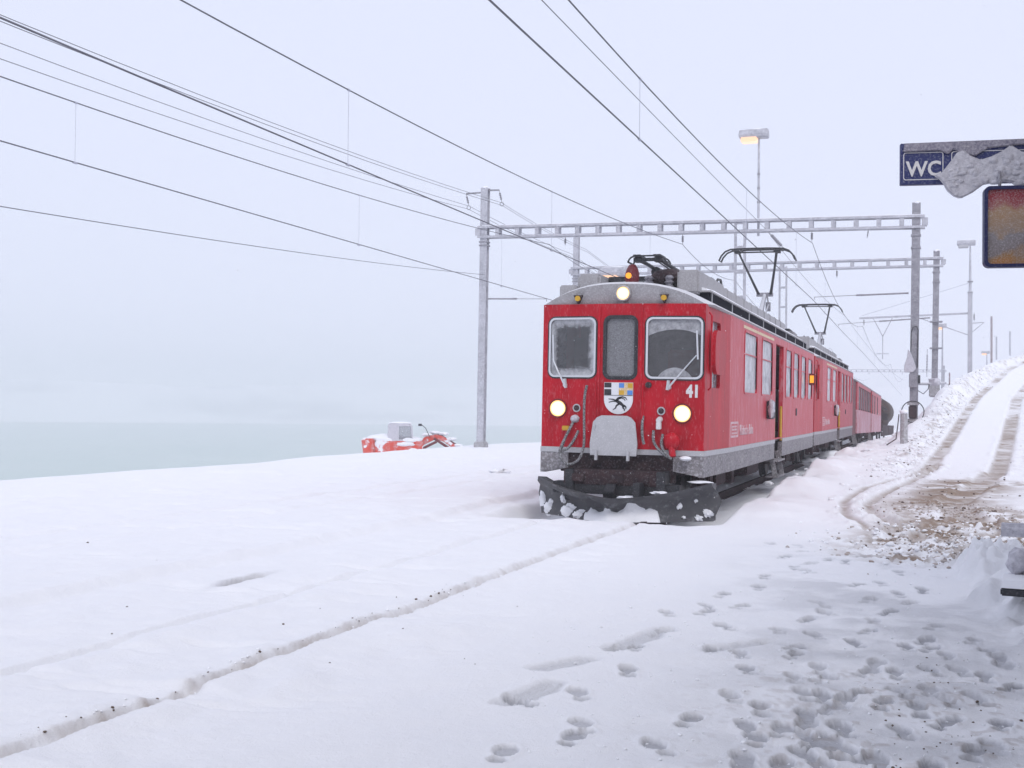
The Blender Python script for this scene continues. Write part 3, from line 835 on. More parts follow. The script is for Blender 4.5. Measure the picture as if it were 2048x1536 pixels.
    single_arm_pantograph(root, 2.0, False)
    single_arm_pantograph(root, 14.4, True)
    # --- front fittings
    for nm, (x0, x1, z0, z1), gm, fm in (('windscreen', (-1.13, -.39, 2.03, 2.91), 'glass_left', 'chrome'), ('door_window', (-.24, .23, 2.02, 2.92), 'glass_mid', 'black'), ('windscreen', (.39, 1.20, 2.02, 2.91), 'glass_right', 'chrome')):
        gl = MB().plate(rrect(x0, x1, z0, z1, .09), [], lambda u, v, w: (u, (0 if abs(u) < .32 else (abs(u) - .32) * .11) + w, v), .022, .030).build(nm, gm, root)
        for e, t, f_ in ((.03, .022, 'black'), (.008, .034, fm)):
            MB().plate(rrect(x0 - e, x1 + e, z0 - e, z1 + e, .09 + e), [rrect(x0 + .022, x1 - .022, z0 + .022, z1 - .022, .075)], lambda u, v, w: (u, (0 if abs(u) < .32 else (abs(u) - .32) * .11) + w, v), -t + .012, .02).build('window_seal', f_, gl)
    for px_, pz, tx_, tz in ((-.86, 1.90, -1.06, 2.30), (.73, 1.89, 1.13, 2.36)):
        w = MB(); yb = .11 * (abs(px_) - .32)
        w.tube([(px_, yb + .01, pz), (px_, yb - .05, pz)], [.035, .03], 10)
        w.tube([(px_, yb - .05, pz), ((px_ + tx_) / 2, yb - .07, (pz + tz) / 2), (tx_, yb - .04, tz)], [.018, .011, .010], 6)
        w.tube([(px_ + .02 * (1 if px_ < 0 else -1), yb - .05, pz - .04), (px_, yb - .06, pz + .1)], .026, 8)
        w.bar((tx_ + .02, yb - .035, tz - .06), (tx_ - .0, yb - .035, tz + .36), .022, .03, (0, 1, 0))
        w.build('wiper', 'chrome', root)
    for x, z, r in ((-.97, 1.55, .125), (.93, 1.51, .128), (.02, 3.275, .10)):
        yb = .11 * max(0, abs(x) - .32) - .005
        if z > 3: yb = .02
        hl = MB().tube([(x, yb + .03, z), (x, yb - .028, z)], r * .84, 28).build('headlight', 'lens', root)
        MB().ring((x, yb - .022, z), (0, 1, 0), r * .92, r * .10).build('bowl_glow_ring', 'bowl_glow', hl, smooth=True)
        MB().ring((x, yb - .03, z), (0, 1, 0), r * 1.06, r * .11).build('headlight_rim', 'red_dark' if z < 3 else 'roof_grey', hl, smooth=True)
        if z > 3: MB().tube([(x, yb + .30, z), (x, yb - .008, z)], r * 1.16, 28).build('lamp_housing', 'roof_grey', hl, smooth=True)
    for x, z in ((-.67, 1.56), (.62, 1.54)):
        yb = .11 * max(0, abs(x) - .32)
        ml_ = MB().tube([(x, yb + .02, z), (x, yb - .02, z)], .045, 18).build('marker_lamp', 'brown_dark', root)
        MB().ring((x, yb - .02, z), (0, 1, 0), .052, .010).build('lamp_ring', 'light_grey', ml_, smooth=True)
    soc = MB().tube([(.60, .05, 1.42), (.60, -.07, 1.40)], [.045, .04], 12); soc.box(.565, .635, -.075, .0, 1.27, 1.38)
    soc.build('brake_socket', 'grey_text', root, bevel=.008)
    soc = MB().lump((-.69, .02, 1.40), (.07, .07, .06), 3, .1); soc.build('brake_socket', 'rime', root, smooth=True)
    MB().box(-.88, -.77, -.03, .03, 1.22, 1.29).build('yellow_tap', 'yellow', root, bevel=.01)
    MB().tube([(.43, .02, 1.92), (.43, -.04, 1.92)], .045, 12).build('front_socket', 'brown_dark', root)
    for x in (-.67, .64):
        hnn = MB().add([(x - .07, -.02, 3.25), (x + .07, -.02, 3.25), (x + .05, .12, 3.26), (x - .05, .12, 3.26), (x, -.04, 3.12), (x, .10, 3.13)], [(0, 1, 2, 3), (0, 4, 1), (3, 2, 5), (0, 3, 5, 4), (1, 4, 5, 2)])
        hn1 = hnn.build('front_bracket', 'brown_dark', root)
        MB().tube([(x, -.045, 3.20), (x, .0, 3.20)], .042, 10).build('yellow_lens', 'yellow', hn1)
    # gangway flap
    fl = MB().plate([(-.40, .87), (.30, .87), (.31, 1.05), (.27, 1.36), (.21, 1.43), (.14, 1.46), (-.24, 1.46), (-.31, 1.43), (-.37, 1.36), (-.41, 1.05)], [], lambda u, v, w: (u, -.13 + w - .06 * (1.46 - v), v), 0, .03)
    flap = fl.build('gangway_flap', 'light_grey', root, bevel=.006)
    tb = MB()
    for x in (-.30, .18): tb.cut().box(x - .018, x + .018, -.21, -.13, .80, .94)
    tb.cut().box(-.35, -.33, -.165, -.15, 1.25, 1.32)
    tb.build('flap_hinge', 'light_grey', flap)
    # hoses and couplings
    hoses = [[(-.50, -.03, 1.90), (-.53, -.07, 1.75), (-.52, -.08, 1.3), (-.50, -.10, 1.0), (-.56, -.16, .78), (-.72, -.2, .70), (-.86, -.18, .80), (-.86, -.12, .95), (-.80, -.06, 1.14)],
             [(-.62, -.04, 1.22), (-.66, -.12, 1.08), (-.74, -.16, .95), (-.83, -.17, .92)],
             [(-.70, -.04, 1.35), (-.76, -.10, 1.20), (-.84, -.14, 1.02), (-.88, -.15, .88)],
             [(.36, -.02, 1.46), (.36, -.08, 1.34), (.37, -.10, 1.15), (.40, -.10, 1.05)],
             [(.52, -.02, 1.25), (.53, -.10, 1.10), (.62, -.15, .98), (.76, -.16, .88)],
             [(.66, -.03, 1.20), (.65, -.12, 1.05), (.72, -.16, .93), (.82, -.15, .85)]]
    for h in hoses:
        pts = []
        for i in range(len(h) - 1):
            for t in (0, .33, .66): pts.append(Vector(h[i]).lerp(Vector(h[i + 1]), t))
        pts.append(Vector(h[-1]))
        for _ in range(2): pts = [pts[0]] + [(pts[i - 1] + pts[i] * 2 + pts[i + 1]) / 4 for i in range(1, len(pts) - 1)] + [pts[-1]]
        MB().tube(pts, .021, 8).build('brake_hose', 'rubber', root, smooth=True)
    cp = MB().lump((.80, -.06, 1.10), (.13, .10, .13), 2, .15); cp.tube([(.80, -.08, 1.05), (.83, -.12, .88)], .05, 10)
    cp.build('hose_coupling', 'red', root, smooth=True)
    MB().lump((1.0, -.02, .86), (.09, .07, .035), 7, .3).build('snow_clump', 'snow', root, smooth=True)
    # coat of arms and number
    ya = -.012
    sh = [(-.24, 1.95), (.20, 1.95), (.20, 1.70)] + [(-.02 + .22 * math.cos(R_(a)), 1.70 + .22 * math.sin(R_(a))) for a in range(-10, -180, -12)] + [(-.24, 1.70)]
    arms = MB().plate(list(reversed(sh)), [], lambda u, v, w: (u, ya + w, v), 0, .012).build('coat_of_arms', 'white', root)
    def flat(poly, m, nm='charge', t=.004):
        return MB().plate(poly, [], lambda u, v, w: (u, ya - t + w, v), 0, t - .001).build(nm, m, arms)
    R4 = lambda x0, x1, z0, z1: [(x0, z0), (x1, z0), (x1, z1), (x0, z1)]
    flat(R4(-.235, -.13, 1.765, 1.85), 'ink'); flat(R4(-.235, -.13, 1.875, 1.945), 'ink')
    flat(R4(-.015, .198, 1.765, 1.945), 'yellow_pale')
    flat(R4(-.012, .065, 1.872, 1.942), 'blue', t=.007); flat(R4(.115, .195, 1.768, 1.835), 'blue', t=.007)
    flat(R4(.12, .195, 1.872, 1.942), 'yellow', t=.007); flat(R4(-.012, .065, 1.768, 1.835), 'yellow', t=.007)
    flat(R4(-.238, .198, 1.756, 1.763), 'ink')
    ib = MB()
    def stroke(pts, w):
        pts = [Vector((p[0], 0, p[1])) for p in pts]; k = len(pts)
        for i in range(k - 1):
            a, b = pts[i], pts[i + 1]; dd = (b - a).normalized(); nn = Vector((-dd.z, 0, dd.x))
            wa, wb = w[i] / 2, w[i + 1] / 2; y0, y1 = ya - .005, ya - .001
            P = [a + nn * wa, a - nn * wa, b - nn * wb, b + nn * wb]
            ib.add([(q.x, y0, q.z) for q in P] + [(q.x, y1, q.z) for q in P], [(0, 1, 2, 3), (4, 7, 6, 5), (0, 4, 5, 1), (1, 5, 6, 2), (2, 6, 7, 3), (3, 7, 4, 0)])
    stroke([(.07, 1.60), (.01, 1.645), (-.05, 1.68), (-.02, 1.715), (.03, 1.725)], [.03, .05, .04, .035, .02])
    stroke([(-.03, 1.725), (.04, 1.74), (.09, 1.725), (.115, 1.69)], [.012, .016, .014, .006])
    stroke([(-.02, 1.715), (.03, 1.722), (.07, 1.705), (.085, 1.68)], [.010, .014, .012, .006])
    stroke([(-.05, 1.68), (-.10, 1.70), (-.17, 1.705)], [.022, .016, .010])
    stroke([(-.05, 1.67), (-.10, 1.672), (-.165, 1.655)], [.022, .014, .010])
    stroke([(.0, 1.64), (-.05, 1.605), (-.06, 1.57), (-.10, 1.545)], [.03, .022, .018, .010])
    stroke([(.06, 1.61), (.05, 1.58), (.08, 1.55), (.07, 1.53)], [.035, .022, .016, .010])
    stroke([(.07, 1.61), (.10, 1.585), (.095, 1.56)], [.03, .02, .010])
    ib.build('charge', 'ink', arms)
    text_mesh('number', '41', .245, 'grey_text', root, lambda x, y, z: (.965 + x * .86, .11 * (1.08 - .32) - .008 - z, 1.755 + y), .045)
    # side markings, boxes, lamp
    lg = MB().plate(rrect(2.15, 2.95, 1.12, 1.38, .03), [rrect(2.20, 2.90, 1.155, 1.345, .02)], lambda u, v, w: (HW + .004 - w, u, v), 0, .008)
    for a, b in (((2.3, 1.30), (2.8, 1.30)), ((2.3, 1.30), (2.3, 1.25)), ((2.3, 1.25), (2.8, 1.25)), ((2.8, 1.25), (2.8, 1.19)), ((2.3, 1.19), (2.8, 1.19))):
        lg.bar((HW + .002, a[0] - .02, a[1]), (HW + .002, b[0] + .02, b[1]), .006, .028)
    lg.build('side_emblem', 'logo', root)
    text_mesh('side_lettering', 'Rhätische Bahn', .25, 'logo', root, lambda x, y, z: (HW + .003 + z, 3.1 + x * 1.05, 1.15 + y), .012)
    MB().box(HW - .001, HW + .004, 3.4, 7.6, 2.985, 3.035).build('class_stripe', 'yellow_pale', root)
    for s in (1,):
        sb = MB().box(HW, HW + .14, 6.55, 6.85, 1.40, 1.76).build('side_mirror_box', 'black', root, bevel=.02)
        MB().lump((HW + .10, 6.55, 1.60), (.07, .07, .17), 12, .25).build('rime_crust', 'rime', sb, smooth=True)
        MB().box(HW, HW + .02, 11.9, 12.05, 1.45, 1.62).build('side_socket', 'black', root)
        lm = MB().box(HW, HW + .16, 14.98, 15.10, 2.24, 2.54).build('side_lamp', 'red_dark', root, bevel=.01)
        MB().box(HW + .03, HW + .13, 14.955, 14.978, 2.30, 2.49).build('lamp_lens', 'lens_amber', lm)
    stp = MB()
    for s in (-1, 1):
        stp.cut()
        for y in (DOOR[0] + .1, DOOR[1] - .1): stp.bar((s * 1.20, y, .70), (s * 1.32, y, .16), .03, .10)
        for z in (.52, .19): stp.box(s * 1.24 - .13, s * 1.24 + .13, DOOR[0] + .06, DOOR[1] - .06, z - .015, z + .015)
    stp.build('entrance_step', 'skirt', root)
    # bogies and underframe gear
    for yc in (3.1, 13.2):
        bg = MB()
        for s in (-1, 1):
            bg.box(s * .86 - .06, s * .86 + .06, yc - 1.6, yc + 1.6, .40, .62); bg.box(s * .95 - .05, s * .95 + .05, yc - .5, yc + .5, .30, .56)
            for dy in (-1.1, 1.1): bg.box(s * .93 - .1, s * .93 + .1, yc + dy - .16, yc + dy + .16, .26, .52)
        bo = bg.build('bogie', 'brown_dark', root, bevel=.02)
        for dy in (-1.1, 1.1):
            for s in (-1, 1):
                wh = MB().tube([(s * .47, yc + dy, .42), (s * .50, yc + dy, .42), (s * .52, yc + dy, .42), (s * .62, yc + dy, .42)], [.455, .455, .42, .415], 28)
                wh.tube([(s * .62, yc + dy, .42), (s * .70, yc + dy, .42)], [.14, .10], 14)
                wh.build('wheel', 'black', bo, smooth=True)
    ue = MB()
    for a, b, x0, x1, z in ((5.3, 6.9, .5, 1.12, .34), (5.0, 6.8, -1.12, -.4, .34), (9.8, 11.0, .45, 1.1, .36), (9.6, 11.0, -1.1, -.4, .36)):
        ue.cut().box(x0, x1, a, b, z, .68)
    ue.cut().tube([(-.2, 5.2, .5), (-.2, 10.8, .5)], .16, 12)
    ue.build('underframe_gear', 'brown_dark', root, bevel=.03)
    # --- snowplough
    N = 16
    def prof(t, top):      # concave mouldboard: (forward, height)
        return [(-.02 - .16 * (1 - (2 * q - .75) ** 2) + (.16 if q > .8 else 0) * (q - .8) * 2 * -1, -.06 + q * (top + .06)) for q in np.linspace(0, 1, 9)]
    secs = []
    for i in range(2 * N + 1):
        t = -1 + i / N; a = abs(t)
        x = .07 + 1.31 * t
        y = -1.02 + 1.02 * a ** 1.15
        top = .31 + .21 * a ** 2
        secs.append([(x + (.10 * t * (1 - abs(2 * q_ - 1))), y + .34 * (1 - abs(q_ - .45) * 1.1) - .16 * (1 if q_ > .85 else 0), -.05 + q_ * (top + .05)) for q_ in np.linspace(0, 1, 9)]
                    + [(x, y + .40, -.05 + q_ * (top + .02)) for q_ in np.linspace(1, 0, 4)])
    pl = MB().loft(secs).build('snowplough', 'plow', root, smooth=True)
    ps = MB()
    ps.box(-.75, -.62, -.25, .3, .2, .66); ps.box(.62, .75, -.25, .3, .2, .66); ps.bar((-.05, -.4, .3), (-.05, .1, .56), .16, .12)
    ps.box(.34, .44, -.52, -.18, .30, .50); ps.box(-.95, .95, -.20, .05, .30, .47)
    ps.build('plough_bracket', 'black', pl, bevel=.01)
    rg = random.Random(8)
    def blade(t, q, off):
        a = abs(t); top = .31 + .21 * a ** 2
        return (.07 + 1.31 * t + .10 * t * (1 - abs(2 * q - 1)), -1.02 + 1.02 * a ** 1.15 + .34 * (1 - abs(q - .45) * 1.1) - off, -.05 + q * (top + .05))
    for t0, t1, q0, q1 in ((-.32, .50, .0, .85),):
        K = max(5, int((t1 - t0) * 40)); secs = []
        ph = [rg.uniform(0, 6.28) for _ in range(3)]
        for i in range(K + 1):
            u = i / K; t = t0 + (t1 - t0) * u
            env = math.sin(math.pi * min(1, max(0.04, u))) ** .5
            qt = q0 + (q1 - q0) * env * (.72 + .18 * math.sin(u * 9 + ph[0]) + .16 * math.sin(u * 23 + ph[1]) + rg.uniform(-.07, .07))
            qb = q0
            secs.append([blade(t, qb, .004), blade(t, qb + (qt - qb) * .05, .045), blade(t, qb + (qt - qb) * .5, .05), blade(t, qb + (qt - qb) * .85, .032), blade(t, qt, .002), blade(t, (qb + qt) / 2, -.01)])
        MB().loft(secs).build('packed_snow', 'snow', pl, smooth=True)
    for i, (t, q, a, c) in enumerate(((-.62, .62, .05, .07), (-.53, .20, .15, .10), (-.40, .10, .09, .08), (-.93, .36, .07, .17), (-.86, .16, .08, .10), (.90, .22, .09, .06), (.84, .10, .07, .04), (.62, .52, .04, .05), (.78, .62, .03, .025), (.70, .14, .03, .02))):
        MB().lump(blade(t, q, .0), (a, .035, c), 80 + i, .45, 18, 12).build('packed_snow', 'snow', pl, smooth=True)
    for i, (x, y, z, a, b, c) in enumerate(((1.20, .16, .515, .18, .20, .020), (.25, -.58, .295, .12, .12, .025), (.70, -.38, .37, .12, .14, .025))):
        MB().lump((x, y, z), (a, b, c), 40 + i, .22, 20, 12).build('packed_snow', 'snow', pl, smooth=True)
    return root

car1 = railcar()
tag(car1, 'red railcar 41 with lit headlights and snowplough leading the train', 'railcar', 'red railcars of the train')
car2 = copy_tree(car1, None, skip=('snowplough', 'number', 'brake_hose', 'hose_coupling', 'snow_clump', 'gangway_flap', 'headlight', 'side_lamp', 'coat_of_arms', 'wiper'))
car2.location = (TX, 34.55, 0)
tag(car2, 'second red railcar coupled behind railcar 41, its rear collector raised')
MB().plate(rrect(-.55, .55, 1.0, 2.9, .1), [rrect(-.42, .42, 1.1, 2.75, .1)], lambda u, v, w: (u, CL - .04 + w, v), 0, .75).build('gangway_bellows', 'rubber', car1)

def coach(Y, L, wins, label, mats, eave=2.92, z0w=1.72, z1w=2.66, vest=2.4, sx=1.0):
    root = empty('passenger_coach', (TX, Y, float(grade(np.array([Y]))[()])), (-.013, R_(.4), 0), label, 'coach', 'coaches of the train')
    holes = [[(a, z0w), (b, z0w), (b, z1w), (a, z1w)] for a, b in wins]
    for s in (1, -1):
        w = MB(); side_plate(w, s, vest, L, 1.9 - .25, eave, holes, 1.28); w.build('side_wall', mats[0], root)
        w = MB(); w.box(*sorted((s * 1.20, s * 1.285)), vest, L, .62, 1.648); w.build('lower_side', mats[1], root)
        w = MB(); w.box(*sorted((s * 1.14, s * 1.22)), 0, vest, .55, eave); w.build('vestibule_door', 'red_dark', root)
        for a, b in wins:
            MB().box(s * 1.255 - .006, s * 1.255 + .006, a, b, z0w, z1w).build('side_window', 'glass_side', root)
            MB().plate([(a - .05, z0w - .05), (b + .05, z0w - .05), (b + .05, z1w + .05), (a - .05, z1w + .05)], [[(a, z0w), (b, z0w), (b, z1w), (a, z1w)]], lambda u, v, w_, s=s: (s * (1.29 - w_), u, v), 0, .03).build('window_frame', 'brown_dark', root)
    MB().box(-1.2, 1.2, 0, .06, .9, eave).build('end_wall', 'red_dark', root)
    MB().box(-1.2, 1.2, L - .06, L, .9, eave).build('end_wall', 'red_dark', root)
    MB().box(-1.2, 1.2, .05, L - .05, .86, .95).build('floor', 'interior', root)
    secs = [[(x, y, z) for x, z in profile_roof(1.30 * k, eave, eave + .34 * k, 14)] + [(1.28 * k, y, eave - .04), (-1.28 * k, y, eave - .04)] for y, k in ((0, .95), (.4, 1), (L - .4, 1), (L, .95))]
    MB().loft(secs).build('roof', 'roof_grey', root, smooth=True)
    v = MB()
    for k in range(4): v.cut().lump((.3, 2 + k * (L - 4) / 3, eave + .36), (.22, .3, .12), k, .05)
    v.build('roof_vent', 'roof_grey', root, smooth=True)
    for yc in (2.4, L - 2.4):
        b = MB()
        for s in (-1, 1): b.box(s * .9 - .06, s * .9 + .06, yc - 1.3, yc + 1.3, .38, .6)
        bo = b.build('bogie', 'brown_dark', root)
        for dy in (-.8, .8):
            for s in (-1, 1): MB().tube([(s * .48, yc + dy, .38), (s * .6, yc + dy, .38)], .38, 20).build('wheel', 'black', bo)
    MB().box(-.9, .9, .4, L - .4, .55, .85).build('underframe', 'brown_dark', root)
    st = MB()
    for y in (.6, 1.7): st.bar((1.18, y, .62), (1.30, y, .14), .05, .12)
    st.box(1.1, 1.34, .5, 1.8, .18, .22)
    st.build('entrance_step', 'skirt', root)
    root.scale = (sx, 1, 1)
    return root
coach(52.1, 14.5, [(3.6 + 1.62 * i, 4.6 + 1.62 * i) for i in range(7)], 'frost-whitened passenger coach with a row of windows behind the railcars', ('red_side', 'red_white'))
coach(67.0, 15.2, [(2.7, 3.6), (5.4, 6.3), (9, 9.9)], 'dark red van coach with few windows far along the train', ('red_side', 'red_white'), eave=2.95, sx=.95)

def wagon(Y, L, kind, label):
    z = float(grade(np.array([Y]))[()])
    root = empty('timber_wagon' if kind == 'log' else 'tank_wagon', (TX, Y, z), (-.013, 0, 0), label, 'wagon', 'goods wagons at the end of the train')
    MB().box(-1.3, 1.3, 0, L, .85, 1.05).build('deck', 'brown_dark', root)
    for s in (-1, 1): MB().box(*sorted((s * 1.18, s * 1.28)), .1, L - .1, .30, .849).build('side_sill', 'brown_dark', root)
    for yc in (2, L - 2):
        for s in (-1, 1): MB().tube([(s * .48, yc, .38), (s * .6, yc, .38)], .38, 18).build('wheel', 'black', root)
    if kind == 'log':
        rg = random.Random(5)
        for k in range(7):
            for s in (-1, 1): MB().box(s * 1.2 - .04, s * 1.2 + .04, .4 + k * (L - .8) / 6 - .05, .4 + k * (L - .8) / 6 + .05, .9, 2.3).build('stake', 'black', root)
        for r, cnt in enumerate((6, 5, 6, 5, 4)):
            for k in range(cnt):
                x = (k - (cnt - 1) / 2) * .445; rad = rg.uniform(.19, .22)
                MB().tube([(x, .2 + rg.uniform(0, .4), 1.24 + r * .38), (x, L - rg.uniform(.2, .6), 1.24 + r * .38)], rad, 9).build('log', 'wood', root, smooth=True)
        MB().loft([[(dx * 1.0, y, 2.92 + dz_) for dx, dz_ in ((-.9, 0), (-.5, .12), (0, .17), (.5, .12), (.9, 0))] for y in (.4, L / 2, L - .6)]).build('load_snow', 'snow', root, smooth=True)
    else:
        secs = []
        for y, k in ((.5, .55), (.62, .85), (.85, 1), (L - .85, 1), (L - .62, .85), (L - .5, .55)):
            secs.append([(1.32 * k * math.cos(a), y, 2.15 + 1.15 * k * math.sin(a)) for a in np.linspace(0, 2 * math.pi, 24, endpoint=False)])
        MB().loft(secs).build('tank', 'tank', root, smooth=True)
        MB().tube([(0, L / 2, 3.0), (0, L / 2, 3.25)], .35, 16).build('tank_dome', 'tank', root)
    return root
wagon(82.9, 11.5, 'log', 'dark wagon loaded with stacked logs behind the coaches')
wagon(95.0, 13.0, 'tank', 'brown tank wagon at the far end of the train')

# rails of the train's track, all but hidden in the snow
for s, lab in ((-1, 'snow-filled far rail of the track in front of the train'), (1, 'near rail in the dark groove before the plough')):
    rl = MB()
    rl.box(TX + s * .53 - .035, TX + s * .53 + .035, -8, 112, -.075, -.035); rl.box(TX + s * .53 - .01, TX + s * .53 + .01, -8, 112, -.16, -.075); rl.box(TX + s * .53 - .06, TX + s * .53 + .06, -8, 112, -.18, -.16)
    tag(rl.build('rail', 'brown_dark'), lab, 'rail', 'rails of the train track')

# ------------------------------------------------------------------ overhead line
def hmast(mb, x, y, z0, z1, w=.30, d=.30, lean=0):
    t = .03
    q = []
    for sy in (-1, 1):
        mb.add([(x + dx + lz, y + sy * d / 2 + dy, z) for z, lz in ((z0, 0), (z1, lean)) for dx, dy in ((-w / 2, -t * (sy > 0)), (w / 2, -t * (sy > 0)), (w / 2, t * (sy < 0)), (-w / 2, t * (sy < 0)))],
               [(0, 1, 2, 3), (4, 7, 6, 5), (0, 4, 5, 1), (1, 5, 6, 2), (2, 6, 7, 3), (3, 7, 4, 0)])
    mb.add([(x + dx + lz, y + dy, z) for z, lz in ((z0, 0), (z1, lean)) for dx, dy in ((-.02, -d / 2 + t), (.02, -d / 2 + t), (.02, d / 2 - t), (-.02, d / 2 - t))],
           [(0, 1, 2, 3), (4, 7, 6, 5), (0, 4, 5, 1), (1, 5, 6, 2), (2, 6, 7, 3), (3, 7, 4, 0)])
    return mb
def insul(mb, a, b, r=.05, n=4):
    a, b = Vector(a), Vector(b); pts, rr = [], []
    for i in range(n * 2 + 1):
        pts.append(a.lerp(b, .2 + .6 * i / (n * 2))); rr.append(r if i % 2 else r * .45)
    mb.tube([a, pts[0]], .012, 6); mb.tube(pts, rr, 10); mb.tube([pts[-1], b], .012, 6)
    return mb

def portal(XL, YL, XR, YR, zl, zr, topL, topR, zb0, zb1, label, susp=(), w=.30, lean=.08):
    root = empty('wire_portal', (0, 0, 0), label=label, cat='portal', group='ladder-beam portals over the tracks')
    for x, y, z, tp in ((XL, YL, zl, topL), (XR, YR, zr, topR)):
        m = hmast(MB(), x, y, z - .4, tp, w, w, lean).build('mast', 'steel' if x < -5 else 'steel_dark', root)
        b = MB()
        b.box(x - .24, x + .24, y - .24, y + .24, z - .6, z + .04); b.build('mast_foot', 'concrete', m, bevel=.04)
        c = MB()
        k = lean * ((zb0 - .35) - z) / (tp - z)
        for zz in (zb0 - .28, zb0 - .75 if x > -5 else zb0 - .14): c.cut().box(x + k - w / 2 - .03, x + k + w / 2 + .03, y - w / 2 - .03, y + w / 2 + .03, zz - .03, zz + .03)
        c.build('mast_band', 'steel_dark', m)
        sn = MB().lump((x + lean, y, tp), (w * .6, w * .6, .07), int(abs(x) * 7), .15); sn.build('snow_cap', 'snow', m, smooth=True)
    xa, xb = XL - .25 + lean, XR + .30 + lean
    def P(t, z, o=0): return Vector((xa + (xb - xa) * t, YL + (YR - YL) * (xa + (xb - xa) * t - XL) / (XR - XL) + o, z + .04 * (0.5 - t)))
    for side in (-.20, .20):
        for zz, h in ((zb0 + .045, .09), (zb1 - .045, .09)):
            MB().bar(P(0, zz, side), P(1, zz, side), .05, h).build('chord', 'steel', root)
    n = int((xb - xa) / .82)
    bm0 = None
    for i in range(n + 1):
        t = i / n
        p = P(t, (zb0 + zb1) / 2)
        o = MB().bar((p.x, p.y - .18, p.z - (zb1 - zb0) / 2 + .10), (p.x, p.y - .18, p.z + (zb1 - zb0) / 2 - .10), .03, .16 if 0 < i < n else .22, (1, 0, 0))
        o.cut().bar((p.x, p.y + .18, p.z - (zb1 - zb0) / 2 + .10), (p.x, p.y + .18, p.z + (zb1 - zb0) / 2 - .10), .03, .16, (1, 0, 0))
        o.build('batten', 'steel', root)
    sn = MB().bar(P(.01, zb1 + .012), P(.99, zb1 + .012), .40, .02); sn.build('beam_snow', 'snow', root)
    for x, ln in susp:
        y = YL + (YR - YL) * (x - XL) / (XR - XL)
        i = insul(MB(), (x, y, zb0 - .0), (x, y, zb0 - ln), .055); i.build('insulator', 'porcelain', root, smooth=True)
    return root

P1 = portal(-17.43, 46.0, -.66, 47.5, .10, 1.25, 10.55, 9.4, 8.46, 8.95, 'nearest ladder-beam portal above railcar 41, a lamp pole rising from its beam', [(TX, .42), (T2X, .40), (T3X + .6, .34)])
def arm(root, mast, tip, frac=.5):
    a, b = Vector(mast), Vector(tip); m_ = a.lerp(b, frac)
    ar = MB().tube([a, m_], .035, 8); ar.tube([m_, b], .016, 6); ar.tube([b, b + Vector((0, 0, -.10))], .014, 6)
    o = ar.build('registration_arm', 'steel_dark', root)
    insul(MB(), a.lerp(b, frac - .06), a.lerp(b, frac + .08), .05, 4).build('insulator', 'porcelain', o, smooth=True)
arm(P1, (-.85, 47.5, 6.02), (TX + .1, 47.3, 5.92))
arm(P1, (-17.2, 46.0, 6.0), (T3X - .1, 46.1, 5.95), .45)
# feeder brackets on the left mast
for x0, x1, z in ((-17.4, -18.2, 10.38), (-17.3, -16.75, 10.46)):
    b = MB().bar((x0, 46, z), (x1, 46, z - .02), .05, .06).build('feeder_bracket', 'steel_dark', P1)
    insul(MB(), (x1, 46, z - .03), (x1 + .12, 46, z - .52), .05, 4).build('insulator', 'porcelain', b, smooth=True)
    MB().ring((x1 + .12, 46, z - .60), (0, 1, .2), .08, .014, 14, 5).build('clamp_ring', 'steel_dark', b)
# short droppers with hooks on the beam
insul(MB(), (-1.95 - .35, 47.3, 8.46), (-1.95 - .4, 47.3, 8.12), .03, 2).build('beam_hook', 'porcelain', P1)
# gear on the right mast: tension wheel, boxes, cable loop, wedge plate
mx_, my_ = -.66, 47.5
MB().ring((mx_ - .02, my_ - .35, 1.55), (.1, 1, 0), .40, .018, 32, 6).build('cable_hoop', 'black', P1)
MB().box(mx_ - .22, mx_ + .20, my_ - .32, my_ - .18, 1.80, 1.92).build('hoop_bracket', 'concrete', P1)
MB().box(mx_ - .17, mx_ + .12, my_ - .30, my_ - .16, 1.30, 1.78).build('winch_box', 'brown_dark', P1, bevel=.03)
MB().box(mx_ - .16, mx_ + .15, my_ - .30, my_ - .155, 2.45, 2.98).build('switch_box', 'steel_dark', P1, bevel=.02)
MB().plate([(-.33, 3.02), (-.02, 3.02), (.10, 3.16), (.02, 3.45), (-.08, 3.72), (-.20, 3.9), (-.23, 3.6), (-.33, 3.28)], [], lambda u, v, w: (mx_ + u, my_ - .28 + w, v), 0, .10).build('rimed_guard', 'rime', P1, bevel=.02)
MB().tube([(mx_ - .10, my_ - .2, 3.8), (mx_ - .09, my_ - .22, 4.5), (mx_ - .02, my_ - .22, 4.72), (mx_ + .10, my_ - .22, 4.74), (mx_ + .16, my_ - .22, 4.6), (mx_ + .13, my_ - .2, 3.2)], .02, 7).build('cable_loop', 'black', P1)
MB().tube([(mx_ + .15, my_ - .1, 2.60), (mx_ + .6, my_ + .1, 2.60), (mx_ + 1.15, my_ + .3, 2.64)], .05, 8).build('side_pipe', 'steel', P1)
MB().lump((mx_ + .75, my_ + .15, 2.68), (.22, .16, .14), 4, .3).build('pipe_snow', 'rime', P1, smooth=True)
MB().tube([(mx_ + .15, my_ - .2, 2.35), (mx_ + .35, my_ - .2, 2.22), (mx_ + .52, my_ - .1, 2.40), (mx_ + .55, my_, 2.58)], .016, 6).build('pipe_cable', 'black', P1)
MB().box(mx_ + .15, mx_ + .24, my_ - .2, my_ + .05, 2.62, 2.92).build('relay_box', 'black', P1)

